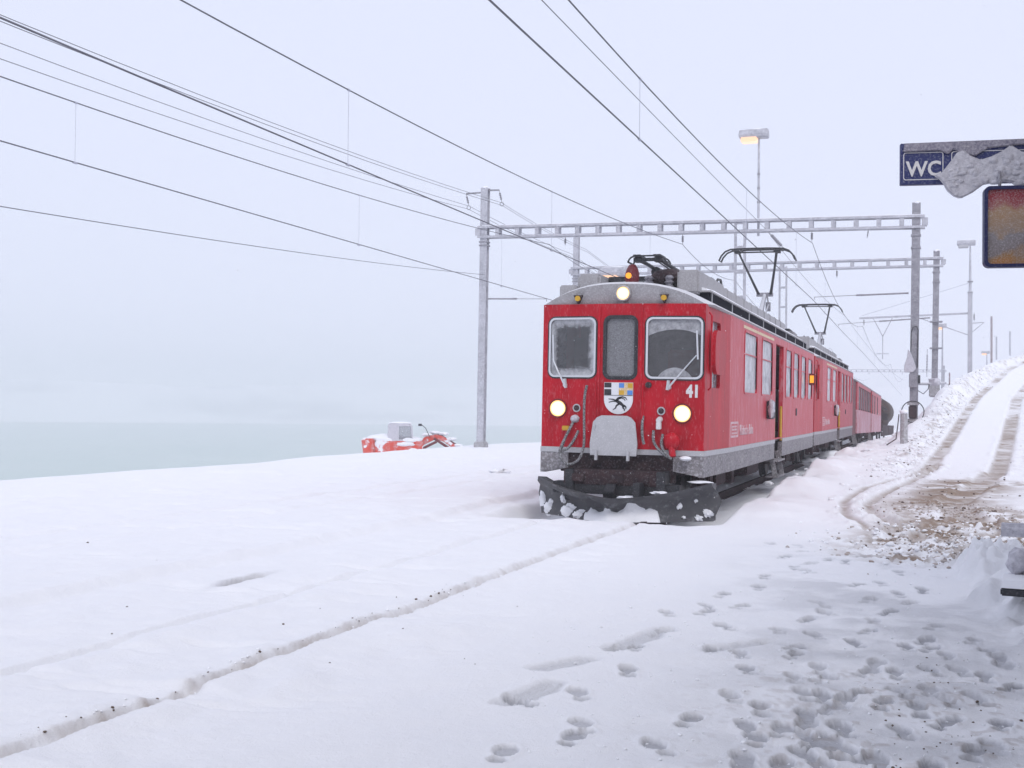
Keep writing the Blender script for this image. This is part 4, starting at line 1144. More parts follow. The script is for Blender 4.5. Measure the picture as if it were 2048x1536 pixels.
P2 = portal(-17.6, 60, .10, 60, -.2, 2.85, 10.6, 9.15, 8.42, 8.86, 'second ladder-beam portal standing behind the nearest one', [(TX, .42), (T2X, .40), (T3X, .4)], w=.28)
arm(P2, (-.1, 60, 6.0), (TX + .1, 60, 5.75))
for zz in (5.8, 4.55):
    MB().box(-.12, .45, 59.75, 60.2, zz - .03, zz + .03).build('step_plate', 'steel_dark', P2)
insul(MB(), (-.22, 59.7, 4.5), (-.24, 59.7, 3.2), .035, 6).build('hanging_insulator', 'porcelain', P2)
P4 = portal(-17.6, 195, 1.6, 195, -2, -1.5, 10, 8.6, 7.6, 8.0, 'faint ladder-beam portal far off in the snowy haze', [(TX, .42), (T2X, .4)], w=.28)

# lamp pole on the nearest portal's beam
def lamp_head(root, c, w, lit):
    x, y, z = c
    h = MB()
    h.loft([[(x - w * .72, y - .22, z - .13), (x + w * .28, y - .22, z - .15), (x + w * .28, y + .22, z - .15), (x - w * .72, y + .22, z - .13)],
            [(x - w * .74, y - .26, z - .02), (x + w * .29, y - .26, z - .02), (x + w * .29, y + .26, z - .02), (x - w * .74, y + .26, z - .02)],
            [(x - w * .72, y - .24, z + .16), (x + w * .28, y - .24, z + .18), (x + w * .28, y + .24, z + .18), (x - w * .72, y + .24, z + .16)]])
    hd = h.build('lamp_head', 'steel', root, bevel=.02)
    MB().box(x - w * .66, x - w * .10, y - .265, y + .255, z - .30, z - .12).build('lamp_glass', 'lamp_glow' if lit else 'light_grey', hd, bevel=.03)
    MB().lump((x - w * .2, y, z + .17), (w * .5, .26, .05), 3, .12).build('lamp_snow', 'snow', hd, smooth=True)
def pole(root, pts, rr, m='steel'):
    MB().tube(pts, rr, 10).build('pole', m, root, smooth=True)
lp = empty('lamp_pole', (-6.42, 47.22, 8.46), label='lit orange lamp on a tall pole fixed to the nearest portal beam', cat='lamp', group='station lamps')
pole(lp, [(0, 0, -.12), (0, 0, .2), (0, 0, 1.9), (0, 0, 3.75)], [.05, .05, .045, .04])
bnd = MB()
for z in (1.2, 1.75, 2.3): bnd.cut().tube([(0, 0, z - .03), (0, 0, z + .03)], .062, 10)
bnd.build('pole_band', 'steel_dark', lp)
lamp_head(lp, (0.05, 0, 3.86), 1.1, True)

def station_lamp(x, y, z0, z1, lit, label, w=.9, parent_name='station_lamp'):
    r = empty(parent_name, (x, y, z0), label=label, cat='lamp', group='station lamps')
    pole(r, [(0, 0, -.3), (0, 0, (z1 - z0) * .5), (0, 0, z1 - z0)], [.09, .08, .05])
    MB().box(-.2, .2, -.2, .2, -.4, .05).build('pole_foot', 'concrete', r)
    lamp_head(r, (0.05, 0, z1 - z0 + .1), w, lit)
    return r
LX, LZ = -10.62, 6.36
station_lamp(LX, 42, gz(LX, 42), LZ, True, 'lit lamp glowing just behind the front roof of railcar 41', 1.1)
station_lamp(.75, 100, 0, 8.2, True, 'small lit lamp far off beside the second portal mast', .9)
station_lamp(6.0, 150, 6, 8.4, True, 'tiny lit lamp at the top of the snowy bank', .9)

# lattice masts behind the train
def lattice(x, y, z0, z1, w, label):
    r = empty('lattice_mast', (x, y, z0), label=label, cat='mast', group='lattice masts behind the train')
    for s in (-1, 1):
        for t in (-1, 1): MB().bar((s * w / 2, t * w / 2, -.3), (s * w / 2, t * w / 2, z1 - z0), .06, .06).build('leg', 'steel', r)
    n = int((z1 - z0) / 1.1)
    for k in range(1, n + 1):
        z = (z1 - z0) * k / n - .1
        b = MB()
        for t in (-1, 1): b.bar((-w / 2, t * w / 2, z), (w / 2, t * w / 2, z), .04, .08); b.bar((t * w / 2, -w / 2, z), (t * w / 2, w / 2, z), .04, .08)
        b.build('brace', 'steel', r)
    MB().box(-w / 2 - .15, w / 2 + .15, -w / 2 - .15, w / 2 + .15, -.4, .1).build('mast_foot', 'concrete', r)
    return r
lattice(-8.3, 55, 0, 10.2, .42, 'lattice mast seen between the portal beams beside the first raised collector')
lattice(-8.1, 70, -.2, 9.8, .38, 'lattice mast further back, left of the second raised collector')

# cantilever mast on the bank
r = empty('cantilever_mast', (2.3, 83, gz(2.3, 83)), label='cantilever mast with a long bracket arm and an unlit lamp on the snowy bank', cat='mast')
H0 = -gz(2.3, 83)
hmast(MB(), 0, 0, -.4, 9.3 + H0, .28, .28, .0).build('mast', 'steel', r)
pole(r, [(0, 0, 9.3 + H0), (0, 0, 12.3 + H0)], [.10, .05])
c_ = MB()
for z in (9.3, 10.0): c_.cut().box(-.17, .17, -.17, .17, z + H0 - .03, z + H0 + .03)
c_.build('mast_band', 'steel_dark', r)
lamp_head(r, (0, 0, 12.5 + H0), 1.1, False)
MB().bar((0, 0, 7.95 + H0), (-6.9, 0, 7.72 + H0), .12, .12).build('bracket_arm', 'steel', r)
MB().bar((-3.4, 0, 7.8 + H0), (0, 0, 6.5 + H0), .06, .06).build('bracket_strut', 'steel', r)
MB().tube([(-6.7, 0, 7.9 + H0), (-.1, 0, 9.9 + H0)], .014, 5).build('stay_wire', 'wire_frost', r)
v = MB(); v.bar((-6.0, 0, 7.7 + H0), (-5.4, 0, 6.5 + H0), .06, .06); v.bar((-4.8, 0, 7.7 + H0), (-5.4, 0, 6.5 + H0), .06, .06); v.bar((-5.4, 0, 6.5 + H0), (-5.4, 0, 5.0 + H0), .06, .06); v.bar((-5.8, 0, 5.35 + H0), (-5.0, 0, 5.35 + H0), .05, .05)
v.build('drop_bracket', 'steel', r)
insul(MB(), (-6.6, 0, 7.7 + H0), (-6.6, 0, 7.2 + H0), .05).build('insulator', 'porcelain', r)
t = MB(); t.bar((.1, 0, 7.3 + H0), (.85, 0, 7.35 + H0), .08, .06); t.bar((.1, 0, 6.7 + H0), (.85, 0, 7.35 + H0), .06, .05)
t.build('side_bracket', 'steel', r)
insul(MB(), (.25, 0, 7.4 + H0), (.25, 0, 8.0 + H0), .06).build('insulator', 'porcelain', r)

# wires: messenger + contact + droppers of each track
def catenary(X, spans, zc, label, stag=0):
    root = empty('catenary', (X, 0, 0), label=label, cat='overhead wire', group='catenaries over the tracks')
    for Ya, Yb, za, zb, zm in spans:
        n = 32
        pts = []
        for i in range(n + 1):
            t = i / n; lin = za + (zb - za) * t
            pts.append(Vector((0, Ya + (Yb - Ya) * t, lin - (((za + zb) / 2 - zm) * 4 * t * (1 - t)))))
        MB().tube(pts, .012, 5).build('messenger_wire', 'wire', root)
        g0 = 5.88 + float(grade(np.array(Ya))); g1 = 5.88 + float(grade(np.array(Yb)))
        zcA, zcB = zc + float(grade(np.array(Ya))), zc + float(grade(np.array(Yb)))
        MB().tube([(0, Ya, zcA), (0, (Ya + Yb) / 2, (zcA + zcB) / 2 - .04), (0, Yb, zcB)], .013, 5).build('contact_wire', 'wire', root)
        k = max(2, int(abs(Yb - Ya) / 10.6))
        for j in range(k):
            t = (j + .5) / k; i = t * n; a = pts[int(i)].lerp(pts[min(n, int(i) + 1)], i - int(i))
            zcc = zcA + (zcB - zcA) * t - .04
            d = MB().tube([a, (0, a.y, zcc)], .0045, 4); d.tube([(0, a.y - .05, zcc), (0, a.y + .05, zcc)], .022, 6); d.tube([(0, a.y - .04, a.z), (0, a.y + .04, a.z)], .020, 6)
            d.build('dropper', 'wire_frost', root)
    return root
catenary(TX, [(-22, 47.4, 8.05, 8.02, 6.75), (47.4, 83, 8.02, 7.2, 6.6), (83, 140, 7.2, 6.8, 6.0), (140, 195, 6.8, 6.6, 5.6)], 5.86, 'contact and messenger wires above the train, touching its raised collectors')
catenary(T2X, [(-22, 46.7, 8.05, 8.05, 6.85), (46.7, 60, 8.05, 8.0, 7.7), (60, 120, 8.0, 7.6, 6.4), (120, 195, 7.6, 6.6, 5.8)], 5.66, 'contact and messenger wires of the empty track beside the train')
catenary(T3X, [(-22, 46.1, 8.25, 8.15, 6.95), (46.1, 60, 8.15, 8.0, 7.7), (60, 120, 8.0, 7.6, 6.4)], 5.93, 'contact and messenger wires of the outermost track nearest the lake')
def feeder(pts, label, r=.009, m='wire', group='line feeders'):
    out = []
    for i in range(len(pts) - 1):
        q = wire_pts(pts[i][:3], pts[i + 1][:3], pts[i + 1][3], 20); out += q if i == 0 else q[1:]
    return tag(MB().tube(out, r, 5).build('feeder_wire', m), label, 'overhead wire', group)
feeder([(-16.9, -15, 9.6, 0), (-16.65, 46, 9.92, .85), (-17.0, 60, 9.8, .1), (-17, 125, 8.4, .9)], 'topmost feeder wire held by the ring on the mast side facing the tracks')
feeder([(-16.8, -15, 9.3, 0), (-16.60, 46, 9.80, .80), (-16.9, 60, 9.65, .1), (-17, 125, 8.2, .9)], 'feeder wire just under the topmost one at the mast top')
feeder([(-18.3, -15, 9.5, 0), (-18.05, 46, 9.84, .75), (-17.8, 60, 9.6, .1), (-17.8, 125, 8.1, .9)], 'upper feeder wire held by the ring on the lake side of the mast')
feeder([(-18.4, -15, 9.2, 0), (-18.10, 46, 9.72, .85), (-17.9, 60, 9.5, .1), (-17.9, 125, 8.0, .9)], 'lower feeder wire held by the ring on the lake side of the mast')
feeder([(-6.15, -20, 8.2, 0), (-6.1, 47.2, 8.56, .1), (-5.0, 75, 7.3, .3), (-3.0, 140, 5, .5)], 'single wire passing through the nearest portal beam beside the lamp pole', group='line feeders')
a_ = Vector((-17.3, 46, 6.98)); d_ = ray(0, 387); p0 = Vector((0, 0, CAM_H)) + d_ * (-15.2 / d_.x)
feeder([(*(p0 + (p0 - a_) * .5), 0), (*a_, .25)], 'lowest slack wire anchored halfway up the lake-side mast')
an = MB(); insul(an, (-6.08, 47.45, 8.54), (-5.9, 51.5, 8.36), .07, 6)
tag(an.build('anchor_insulator', 'porcelain'), 'long insulator in the single wire behind the beam near the lamp pole', 'insulator')

# ------------------------------------------------------------------ bank furniture
def post(px, py0, py1, w, m, label, name='marker_post', cat='post'):
    b = onground(px, py1); dist = b.y
    d0 = ray(px, py0); tp = CAM_H + d0.z * (b.y / d0.y)
    lean = d0.x * (b.y / d0.y) - b.x
    h = tp - b.z
    r = empty(name, tuple(b), label=label, cat=cat, group='posts on the bank')
    MB().tube([(0, 0, -.3), (lean * .5, 0, h * .5), (lean, 0, h)], [w / 2, w / 2, w * .48], 8).build('post_shaft', m, r, smooth=True)
    MB().lump((lean, 0, h), (w * .6, w * .6, w * .35), 3, .1).build('snow_cap', 'snow', r, smooth=True)
    return r
post(1808, 824, 888, .22, 'concrete', 'thick grey bollard-like post below the nearest portal mast')
post(1885, 678, 775, .10, 'pole_wood', 'tall thin dark red snow pole leaning beside the second mast')
post(1899, 745, 770, .06, 'pole_wood', 'short dark stake between snow pole and the road')
post(1983, 632, 722, .24, 'pole_wood', 'pale reddish pole standing on the bank beyond the cantilever mast')
post(1993, 673, 714, .18, 'steel', 'short grey pole just right of the pale reddish pole')
post(2020, 662, 706, .20, 'steel', 'leaning pole with a hooked top at the upper end of the bank')
hb = onground(2020, 706)
# cable from the bollard post
b = onground(1806, 888)
tag(MB().tube([(b.x - .12, b.y, b.z + .9), (b.x - .16, b.y, b.z + .5), (b.x - .2, b.y - .1, b.z + .15), (b.x - .45, b.y - .6, b.z - .02)], .018, 6).build('loose_cable', 'brown_dark'), 'thin dark cable hanging down the grey bollard-like post', 'cable')

# wayside snow lumps thrown up by the plough
for i, (px, py, s) in enumerate(((1660, 912, .30), (1705, 935, .18), (1625, 925, .25), (1000, 945, .20), (1740, 905, .2))):
    p = onground(px, py)
    tag(MB().lump((p.x, p.y, p.z + s * .05), (s * 1.3, s, s * .5), 60 + i, .4).build('snow_clod', 'snow', smooth=True),
        ['large snow clod thrown up beside the second railcar', 'small snow clod on the slope below the road bend', 'snow clod lying close to the railcar step', 'lone snow clod on the open field left of the plough', 'snow clod by the foot of the bank near the bollard-like post'][i], 'snow clod', 'snow clods')

# loose crumbs of snow and slush too small to count
def crumbs(name, m, pts, label):
    rg = random.Random(len(pts)); V, F = [], []
    base = [(0, 0, -1)] + [(math.cos(j * 1.0472 + .5 * (i % 2)) * math.sin(t), math.sin(j * 1.0472 + .5 * (i % 2)) * math.sin(t), -math.cos(t)) for i, t in enumerate((.8, 1.55, 2.35)) for j in range(6)] + [(0, 0, 1)]
    fs = [(0, 1 + (j + 1) % 6, 1 + j) for j in range(6)] + [(19, 13 + j, 13 + (j + 1) % 6) for j in range(6)]
    for i in (0, 1): fs += [(1 + i * 6 + j, 1 + i * 6 + (j + 1) % 6, 7 + i * 6 + (j + 1) % 6, 7 + i * 6 + j) for j in range(6)]
    X = np.array([p[0] for p in pts]); Y = np.array([p[1] for p in pts])
    Z = base_height(X, Y) + detail(X, Y, None)[0]
    for (x, y, r), z in zip(pts, Z):
        o = len(V); a = rg.uniform(0, 6.28); ca, sa = math.cos(a), math.sin(a)
        k = [r * rg.uniform(.8, 1.2) for _ in base]; ex_ = rg.uniform(.7, 1.3)
        for q, kk in zip(base, k):
            px_, py_, pz = q[0] * kk * ex_, q[1] * kk / ex_, q[2] * kk * .7
            V.append((x + px_ * ca - py_ * sa, y + px_ * sa + py_ * ca, z + pz + r * .25))
        F += [tuple(i + o for i in f) for f in fs]
    me = bpy.data.meshes.new(name); me.from_pydata(V, [], F); me.materials.append(M[m])
    me.polygons.foreach_set('use_smooth', [True] * len(F))
    ob = bpy.data.objects.new(name, me); col.objects.link(ob)
    return tag(ob, label, kind='stuff')
rg = random.Random(77)
M['slush'] = mat('brown_slush', (.30, .225, .175), .6, noise=((.62, .60, .60), 6, .9))
pt = []
for _ in range(2200):
    b0 = slush_c[rg.randrange(2, len(slush_c))]; pt.append((b0[0] + rg.gauss(0, .5), b0[1] + rg.gauss(0, .8), abs(rg.gauss(0, .012)) + .004))
crumbs('slush_crumbs', 'slush', pt, 'brown slush crumbs churned up by wheels at the road bend')
pt = []
for _ in range(1100):
    b0 = slush_c[rg.randrange(4, len(slush_c))]; pt.append((b0[0] + rg.gauss(0, .6), b0[1] + rg.gauss(0, .7), abs(rg.gauss(0, .013)) + .005))
for _ in range(700):
    y = rg.uniform(28, 75); pt.append((float(road_c(y)) - 1.55 + rg.gauss(0, .35), y, abs(rg.gauss(0, .025)) + .012))
for _ in range(160):
    y = rg.uniform(3.5, 15.8); pt.append((TX + .53 + rg.gauss(0, .05), y, abs(rg.gauss(0, .005)) + .002))
for _ in range(500):
    q = gpt(*z5(rg.uniform(100, 2040), rg.uniform(100, 880))); pt.append((q[0], q[1], abs(rg.gauss(0, .004)) + .002))
for _ in range(260):
    pt.append((TX + 2.2 + rg.gauss(0, .5), rg.uniform(17, 60), abs(rg.gauss(0, .035)) + .01))
crumbs('snow_crumbs', 'snow', pt, 'loose white snow crumbs along the rail groove, bank and footprints')
rg = random.Random(5)
M['grit'] = mat('dark_grit', (.12, .085, .065), .8)
pt = []
for _ in range(46):
    y = 3.6 + 6.0 * rg.random() ** 1.6; pt.append((TX + .53 + rg.gauss(0, .03), y, abs(rg.gauss(0, .0045)) + .003))
for _ in range(260):
    b0 = slush_c[rg.randrange(len(slush_c))]; pt.append((b0[0] + rg.gauss(0, .5), b0[1] + rg.gauss(0, 1.0), abs(rg.gauss(0, .012)) + .006))
for _ in range(320):
    y = rg.uniform(28, 70); pt.append((float(road_c(y)) + rg.choice((-1.5, 1.8)) + rg.gauss(0, .35), y, abs(rg.gauss(0, .012)) + .008))
for _ in range(70):
    q = gpt(*z5(rg.uniform(1450, 2040), rg.uniform(430, 885))); pt.append((q[0], q[1], abs(rg.gauss(0, .003)) + .0025))
for _ in range(12):
    q = gpt(rg.uniform(150, 1050), rg.uniform(1060, 1330)); pt.append((q[0], q[1], abs(rg.gauss(0, .004)) + .004))
crumbs('grit', 'grit', pt, 'dark grit and earth crumbs in groove, slush and bank')

# ------------------------------------------------------------------ excavator below the bank edge
ex = empty('excavator', (-26.2, 57.0, gz(-26.2, 57)), (0, 0, YAW + R_(6)), 'snow-covered orange excavator parked below the edge beside the lake', 'excavator')
EZ = -gz(-26.2, 57)         # height of the rail level above its base
hz = EZ - .12               # top of the engine deck
o = MB().loft([[(-1.75, -1.15, hz - .95), (-1.75, 1.15, hz - .95), (-1.9, .9, hz), (-1.9, -.9, hz)], [(-1.2, -1.25, hz - 1.0), (-1.2, 1.25, hz - 1.0), (-1.2, 1.25, hz + .02), (-1.2, -1.25, hz + .02)]])
o.build('counterweight', 'orange', ex, bevel=.08)
MB().box(-1.19, 1.25, -1.25, 1.25, hz - .95, hz - .10).build('house', 'orange', ex, bevel=.06)
pan = MB()
for k, (x0, x1) in enumerate(((-1.0, -.3), (-.2, .45), (.5, 1.1))): pan.cut().box(x0, x1, -1.27, -1.24, hz - .75, hz - .28)
pan.build('side_hatch', 'orange', ex)
for i, (x, z, a, c) in enumerate(((.35, hz - .26, .45, .10), (.75, hz - .55, .2, .09))):
    MB().lump((x, -1.27, z), (a, .05, c), 70 + i, .3).build('side_snow', 'snow', ex, smooth=True)
hd = MB().lump((-.6, 0, hz - .05), (1.05, 1.25, .30), 3, .10); hd.cut().lump((.5, -.4, hz - .08), (.8, .9, .2), 4, .12)
hd.build('deck_snow', 'snow', ex, smooth=True)
cb = MB()
cx0, cx1, cz = -.55, .75, hz + .78
cb.plate([(cx0, hz - .1), (cx1, hz - .1), (cx1 - .05, cz - .1), (cx1 - .25, cz), (cx0 + .1, cz), (cx0, cz - .12)], [[(.02, hz - .02), (.68, hz - .02), (.62, cz - .13), (.02, cz - .13)]], lambda u, v, w: (u, -1.15 + w, v), 0, .06)
cb.plate([(cx0, hz - .1), (cx1, hz - .1), (cx1 - .05, cz - .1), (cx1 - .25, cz), (cx0 + .1, cz), (cx0, cz - .12)], [[(.02, hz - .02), (.68, hz - .02), (.62, cz - .13), (.02, cz - .13)]], lambda u, v, w: (u, .0 + w, v), 0, .06)
cb.box(cx0 + .02, cx0 + .08, -1.09, .0, hz - .1, cz - .1); cb.box(cx0 + .1, cx1 - .28, -1.09, 0, cz - .06, cz); cb.box(cx1 - .1, cx1 - .04, -1.09, .0, hz - .1, hz + .05)
cab = cb.build('cab', 'rime', ex)
gw = MB(); gw.box(.02, .68, -1.12, -1.11, hz - .02, cz - .13); gw.cut().box(cx1 - .09, cx1 - .08, -1.05, -.05, hz + .05, cz - .12)
gw.build('cab_window', 'glass_cab', cab)
MB().lump((.08, -.55, cz + .0), (.62, .56, .10), 6, .10).build('cab_snow', 'snow', cab, smooth=True)
bm_ = [(.9, hz - .6), (1.35, hz - .12), (1.95, hz + .10), (2.35, hz - .02), (3.6, hz - .92)]
def boom(y0, y1, pts, th, m, nm):
    b = MB(); secs = []
    for i, (x, z) in enumerate(pts):
        secs.append([(x, y0, z - th[i]), (x, y1, z - th[i]), (x + .02, y1, z + th[i]), (x + .02, y0, z + th[i])])
    return b.loft(secs).build(nm, m, ex, bevel=.02)
boom(-.05, .35, bm_, [.22, .2, .13, .13, .10], 'orange', 'boom')
boom(.0, .30, [(3.45, hz - .75), (3.3, hz - 1.4), (2.9, hz - 2.2)], [.15, .13, .12], 'orange', 'dipper_arm')
bk = MB().loft([[(2.5 + dx, -.3, hz - 2.5 + dz_) for dx, dz_ in ((.5, .3), (.1, .35), (-.3, .1), (-.3, -.3), (.1, -.45), (.0, -.1))], [(2.5 + dx, .6, hz - 2.5 + dz_) for dx, dz_ in ((.5, .3), (.1, .35), (-.3, .1), (-.3, -.3), (.1, -.45), (.0, -.1))]])
bk.build('bucket', 'black', ex)
cy = MB(); cy.tube([(1.1, -.15, hz - .6), (2.0, -.15, hz - .15)], .07, 10); cy.cut().tube([(1.85, -.12, hz + .02), (3.0, -.12, hz - .72)], .07, 10); cy.cut().tube([(2.0, .15, hz + .30), (3.2, .15, hz - .42)], .05, 10)
cy.build('hydraulic_ram', 'red_dark', ex)
bs = MB()
for i, (x, z) in enumerate(((1.5, hz + .20), (1.9, hz + .32), (2.35, hz + .25), (2.75, hz - .02), (3.1, hz - .36))): bs.lump((x, .15, z), (.30, .24, .09), 20 + i, .2)
tag(bs.build('boom_snow', 'snow', ex, smooth=True), kind='stuff')
mr = MB().tube([(1.65, -.2, hz + .05), (1.4, -.5, hz + .55), (1.2, -.6, hz + .72)], .018, 6); mr.box(1.02, 1.2, -.66, -.58, hz + .66, hz + .78)
mr.build('work_mirror', 'black', ex)
for s in (-1, 1):
    tk = MB().plate(rrect(-1.6, 1.6, .0, .75, .36), [], lambda u, v, w, s=s: (u, s * 1.0 + w, v), -.28, .28)
    tk.build('crawler_track', 'black', ex, bevel=.03)
MB().tube([(0, 0, .5), (0, 0, hz - .95)], .6, 20).build('slew_ring', 'black', ex)

# ------------------------------------------------------------------ signs under the station canopy
SA = R_(8)
def sign_fn(ox, oy): return lambda u, v, w: (ox + u * math.cos(SA) - w * math.sin(SA), oy + u * math.sin(SA) + w * math.cos(SA), v)
sx, sy = -.245, 10.0
f_ = sign_fn(0, 0)
ws = empty('direction_sign', (sx, sy, 0), label='long dark blue WC sign half covered by clinging snow', cat='sign')
MB().plate([(0, 3.37), (1.9, 3.37), (1.9, 3.72), (0, 3.70)], [], f_, 0, .06).build('sign_board', 'navy', ws, bevel=.004)
MB().plate(rrect(.022, .325, 3.405, 3.625, .02), [rrect(.028, .319, 3.411, 3.619, .016)], f_, -.004, -.001).build('panel_outline', 'grey_text', ws)
MB().plate(rrect(.385, 1.7, 3.405, 3.625, .02), [rrect(.391, 1.694, 3.411, 3.619, .016)], f_, -.004, -.001).build('panel_outline', 'grey_text', ws)
text_mesh('lettering', 'WC', .165, 'grey_text', ws, lambda x, y, z: f_(.045 + x * .92, 3.438 + y, -.004 - z), .022)
crust = MB().plate([(.02, 3.628), (.3, 3.632), (.36, 3.60), (.40, 3.64), (.46, 3.60), (.56, 3.58), (.66, 3.64), (.9, 3.66), (1.9, 3.68), (1.9, 3.715), (.03, 3.697)], [], f_, -.022, -.0015)
crust.build('snow_crust', 'crust', ws, bevel=.008)
cr = MB(); rg = random.Random(2)
outl = [(.25, 3.43), (.31, 3.455), (.345, 3.50), (.39, 3.56), (.42, 3.605), (.47, 3.63), (.52, 3.58), (.60, 3.545), (.68, 3.57), (.76, 3.61), (.82, 3.655), (.90, 3.60), (1.1, 3.58), (1.4, 3.60), (1.88, 3.58), (1.88, 3.40), (1.2, 3.38), (.9, 3.355), (.75, 3.375), (.62, 3.35), (.54, 3.29), (.45, 3.245), (.40, 3.265), (.35, 3.31), (.32, 3.37), (.29, 3.405)]
cr.plate(list(reversed(outl)), [], lambda u, v, w: f_(u, v, w), -.05, -.002)
big = cr.build('snow_crust', 'rime', ws, bevel=.016)
lm = MB()
for k in range(46):
    u = rg.uniform(.36, 1.2); v = rg.uniform(3.34, 3.56)
    if u < .62 and v > 3.5: v -= .08
    p = f_(u, v, -.045); lm.lump(p, (rg.uniform(.02, .06), .014, rg.uniform(.015, .035)), 100 + k, .2, 9, 6)
tag(lm.build('clinging_snow', 'rime', ws, smooth=True), kind='stuff')
rod = MB()
for u in (1.0, 1.75):
    p = f_(u, 3.7, .03); rod.cut().tube([p, (p[0], p[1], 4.9)], .018, 8)
rod.build('hanger_rod', 'steel_dark', ws)

# framed frosted board
bd = empty('information_board', (.375, 9.97, 0), label='frosted information board with rounded dark rim below the WC sign', cat='board')
outer = rrect(0, .95, 2.69, 3.32, .045, 6)
MB().plate(outer, [rrect(.026, .924, 2.716, 3.294, .03, 6)], f_, -.02, .07).build('board_rim', 'board_rim', bd, bevel=.006)
mp = bpy.data.materials.new('frosted_print'); mp.use_nodes = True
nt = mp.node_tree; n, l = nt.nodes, nt.links; pb = n['Principled BSDF']; pb.inputs['Roughness'].default_value = .55
tc = n.new('ShaderNodeTexCoord'); sp = n.new('ShaderNodeSeparateXYZ'); l.new(tc.outputs['Object'], sp.inputs[0])
nz_ = n.new('ShaderNodeTexNoise'); nz_.inputs['Scale'].default_value = 6; nz_.inputs['Detail'].default_value = 8; l.new(tc.outputs['Object'], nz_.inputs['Vector'])
ad = n.new('ShaderNodeMath'); ad.operation = 'MULTIPLY_ADD'; l.new(nz_.outputs['Fac'], ad.inputs[0]); ad.inputs[1].default_value = .34; l.new(sp.outputs['Z'], ad.inputs[2])
mr_ = n.new('ShaderNodeMapRange'); l.new(ad.outputs[0], mr_.inputs['Value']); mr_.inputs['From Min'].default_value = 2.87; mr_.inputs['From Max'].default_value = 3.47
cr_ = n.new('ShaderNodeValToRGB'); l.new(mr_.outputs['Result'], cr_.inputs[0])
el = cr_.color_ramp.elements; el[0].position = 0; el[0].color = (0.390, 0.165, 0.038, 1); el[1].position = 1; el[1].color = (0.225, 0.015, 0.024, 1)
for p_, c in ((.10, (0.300, 0.165, 0.068, 1)), (.20, (0.195, 0.165, 0.165, 1)), (.38, (0.225, 0.203, 0.210, 1)), (.45, (0.300, 0.210, 0.150, 1)), (.70, (0.360, 0.225, 0.128, 1)), (.80, (0.285, 0.075, 0.075, 1)), (.90, (0.240, 0.018, 0.030, 1))):
    e = el.new(p_); e.color = c
n2_ = n.new('ShaderNodeTexNoise'); n2_.inputs['Scale'].default_value = 90; n2_.inputs['Detail'].default_value = 6; l.new(tc.outputs['Object'], n2_.inputs['Vector'])
m2_ = n.new('ShaderNodeMapRange'); l.new(n2_.outputs['Fac'], m2_.inputs['Value']); m2_.inputs['From Min'].default_value = .46; m2_.inputs['From Max'].default_value = .75; m2_.inputs['To Max'].default_value = .42
mxn = n.new('ShaderNodeMix'); mxn.data_type = 'RGBA'; l.new(m2_.outputs['Result'], mxn.inputs['Factor']); l.new(cr_.outputs[0], mxn.inputs['A']); mxn.inputs['B'].default_value = (.6, .58, .6, 1)
l.new(mxn.outputs['Result'], pb.inputs['Base Color'])
MB().plate(rrect(.024, .926, 2.714, 3.296, .03, 6), [], f_, .0, .04).build('printed_panel', mp, bd)
rod = MB()
for u in (.12, .83):
    p = f_(u, 3.31, .03); rod.cut().tube([p, (p[0], p[1], 3.44)], .012, 8)
rod.build('hanger_rod', 'steel_dark', bd)

# station building added out of frame to shade the platform; signs hang from it
sb = empty('unseen_station_building', (2.6, -3, 0), label='unseen low plastered station building, added for its canopy shading the platform', cat='building')
MB().plate([(-10, 0), (13.5, 0), (13.5, 5.2), (-10, 5.2)], [[(2, .05), (3.2, .05), (3.2, 2.3), (2, 2.3)], [(5, 1.0), (6.4, 1.0), (6.4, 2.3), (5, 2.3)], [(8, 1.0), (9.4, 1.0), (9.4, 2.3), (8, 2.3)]], lambda u, v, w: (w, u, v), 0, .35).build('wall', 'plaster', sb)
MB().box(.35, 7, -10, 13.5, -.1, 5.2).build('rear_wall', 'plaster', sb)
MB().box(.10, .16, 2, 3.2, .05, 2.3).build('door', 'timber', sb)
for a in (5, 8):
    w_ = MB().box(.14, .16, a, a + 1.4, 1.0, 2.3).build('window', 'glass_side', sb)
    fr_ = MB().box(.10, .14, a + .66, a + .74, 1.0, 2.3); fr_.box(.10, .14, a, a + .06, 1.0, 2.3); fr_.box(.10, .14, a + 1.34, a + 1.4, 1.0, 2.3)
    fr_.build('frame', 'timber', w_)
MB().add([(-1.35, -10.3, 4.9), (7.3, -10.3, 6.2), (7.3, 13.7, 6.2), (-1.35, 13.7, 4.9), (-1.35, -10.3, 5.08), (7.3, -10.3, 6.4), (7.3, 13.7, 6.4), (-1.35, 13.7, 5.08)],
         [(0, 3, 2, 1), (4, 5, 6, 7), (0, 1, 5, 4), (1, 2, 6, 5), (2, 3, 7, 6), (3, 0, 4, 7)]).build('canopy_roof', 'timber', sb)

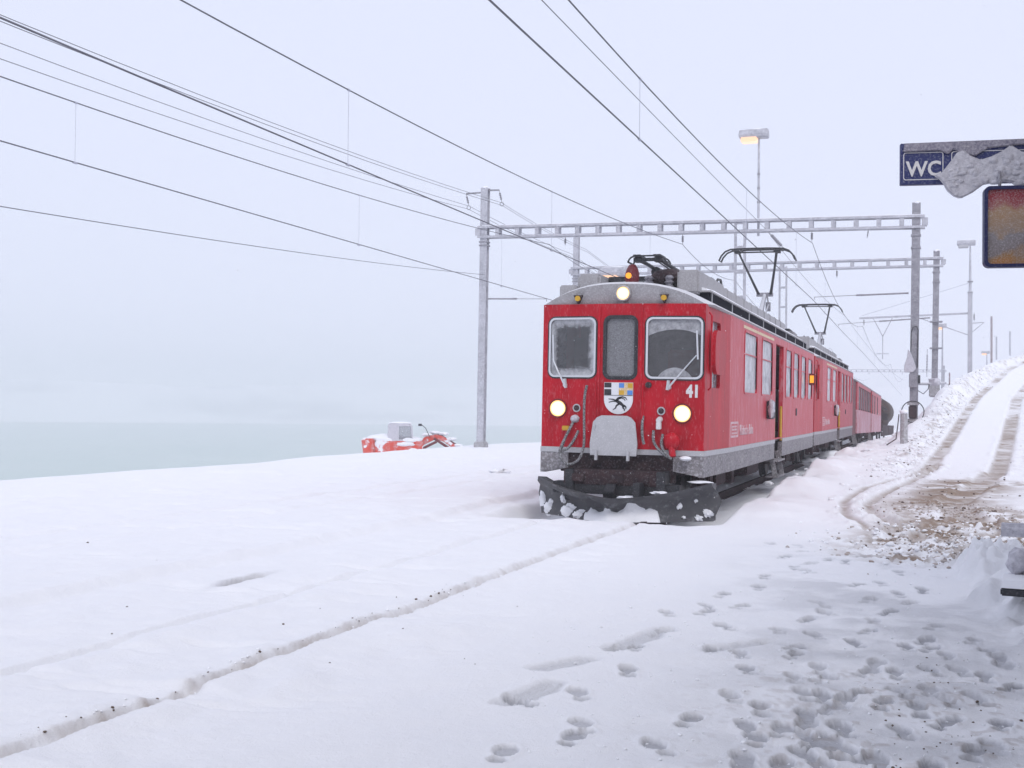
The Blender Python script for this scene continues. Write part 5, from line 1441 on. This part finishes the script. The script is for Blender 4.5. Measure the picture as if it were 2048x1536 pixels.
# bench half buried in the heap at the frame edge
bp_ = (.56, 9.7, .12)
bn = empty('platform_bench', bp_, (0, 0, R_(-8)), label='snow-laden dark bench at the platform edge under the signs', cat='bench')
MB().box(-.06, 1.3, -.16, .22, .10, .155).build('seat', 'black', bn, bevel=.01)
MB().loft([[(x, y, z) for y, z in ((-.15, .157), (-.12, .21), (0, .24), (.15, .235), (.21, .157))] for x in (-.05, .0, 1.28)]).build('seat_snow', 'snow', bn, smooth=True)
for x in (.32, 1.1):
    MB().bar((x, .20, -.25), (x, .26, .52), .05, .05).build('leg', 'black', bn)
    MB().bar((x, -.10, -.25), (x, -.10, .10), .05, .05).build('leg', 'black', bn)
MB().bar((.0, .27, .53), (1.3, .27, .53), .04, .06).build('backrest', 'black', bn)
MB().loft([[(x, .27 + y, z) for y, z in ((-.05, .50), (-.055, .56), (-.02, .60), (.04, .60), (.06, .56), (.05, .50))] for x in (-.09, -.05, 1.3)]).build('backrest_snow', 'rime', bn, smooth=True)
MB().lump((.06, .1, .33), (.10, .10, .10), 8, .2).build('snow_lump', 'rime', bn, smooth=True)

# ------------------------------------------------------------------ falling snow
rg = random.Random(31); V, F = [], []
for _ in range(3200):
    c = (rg.uniform(-16, 4), rg.uniform(5, 34), rg.uniform(.1, 7.5)); r = rg.uniform(.0025, .0055); o = len(V)
    V += [(c[0] + r, c[1], c[2]), (c[0] - r, c[1], c[2]), (c[0], c[1] + r, c[2]), (c[0], c[1] - r, c[2]), (c[0], c[1], c[2] + r), (c[0], c[1], c[2] - r)]
    F += [tuple(i + o for i in f) for f in ((0, 2, 4), (2, 1, 4), (1, 3, 4), (3, 0, 4), (2, 0, 5), (1, 2, 5), (3, 1, 5), (0, 3, 5))]
me = bpy.data.meshes.new('falling_snow'); me.from_pydata(V, [], F); me.materials.append(M['snow'])
fs_ = bpy.data.objects.new('falling_snow', me); col.objects.link(fs_)
tag(fs_, 'fine snowflakes drifting down over the yard', kind='stuff')

# ------------------------------------------------------------------ haze: snowy air
hz_ = MB().box(-2300, 2300, -2300, 2300, LAKE_Z - 4, 36).build('haze', 'snow')
hm = bpy.data.materials.new('snowy_air'); hm.use_nodes = True
n, l = hm.node_tree.nodes, hm.node_tree.links; n.clear()
pv = n.new('ShaderNodeVolumePrincipled'); pv.inputs['Color'].default_value = (.99, .995, 1, 1); pv.inputs['Density'].default_value = .0018; pv.inputs['Anisotropy'].default_value = .7
mo = n.new('ShaderNodeOutputMaterial'); l.new(pv.outputs[0], mo.inputs['Volume'])
hz_.data.materials.clear(); hz_.data.materials.append(hm)
tag(hz_, 'pale snowy haze over the lake and yard', kind='stuff')
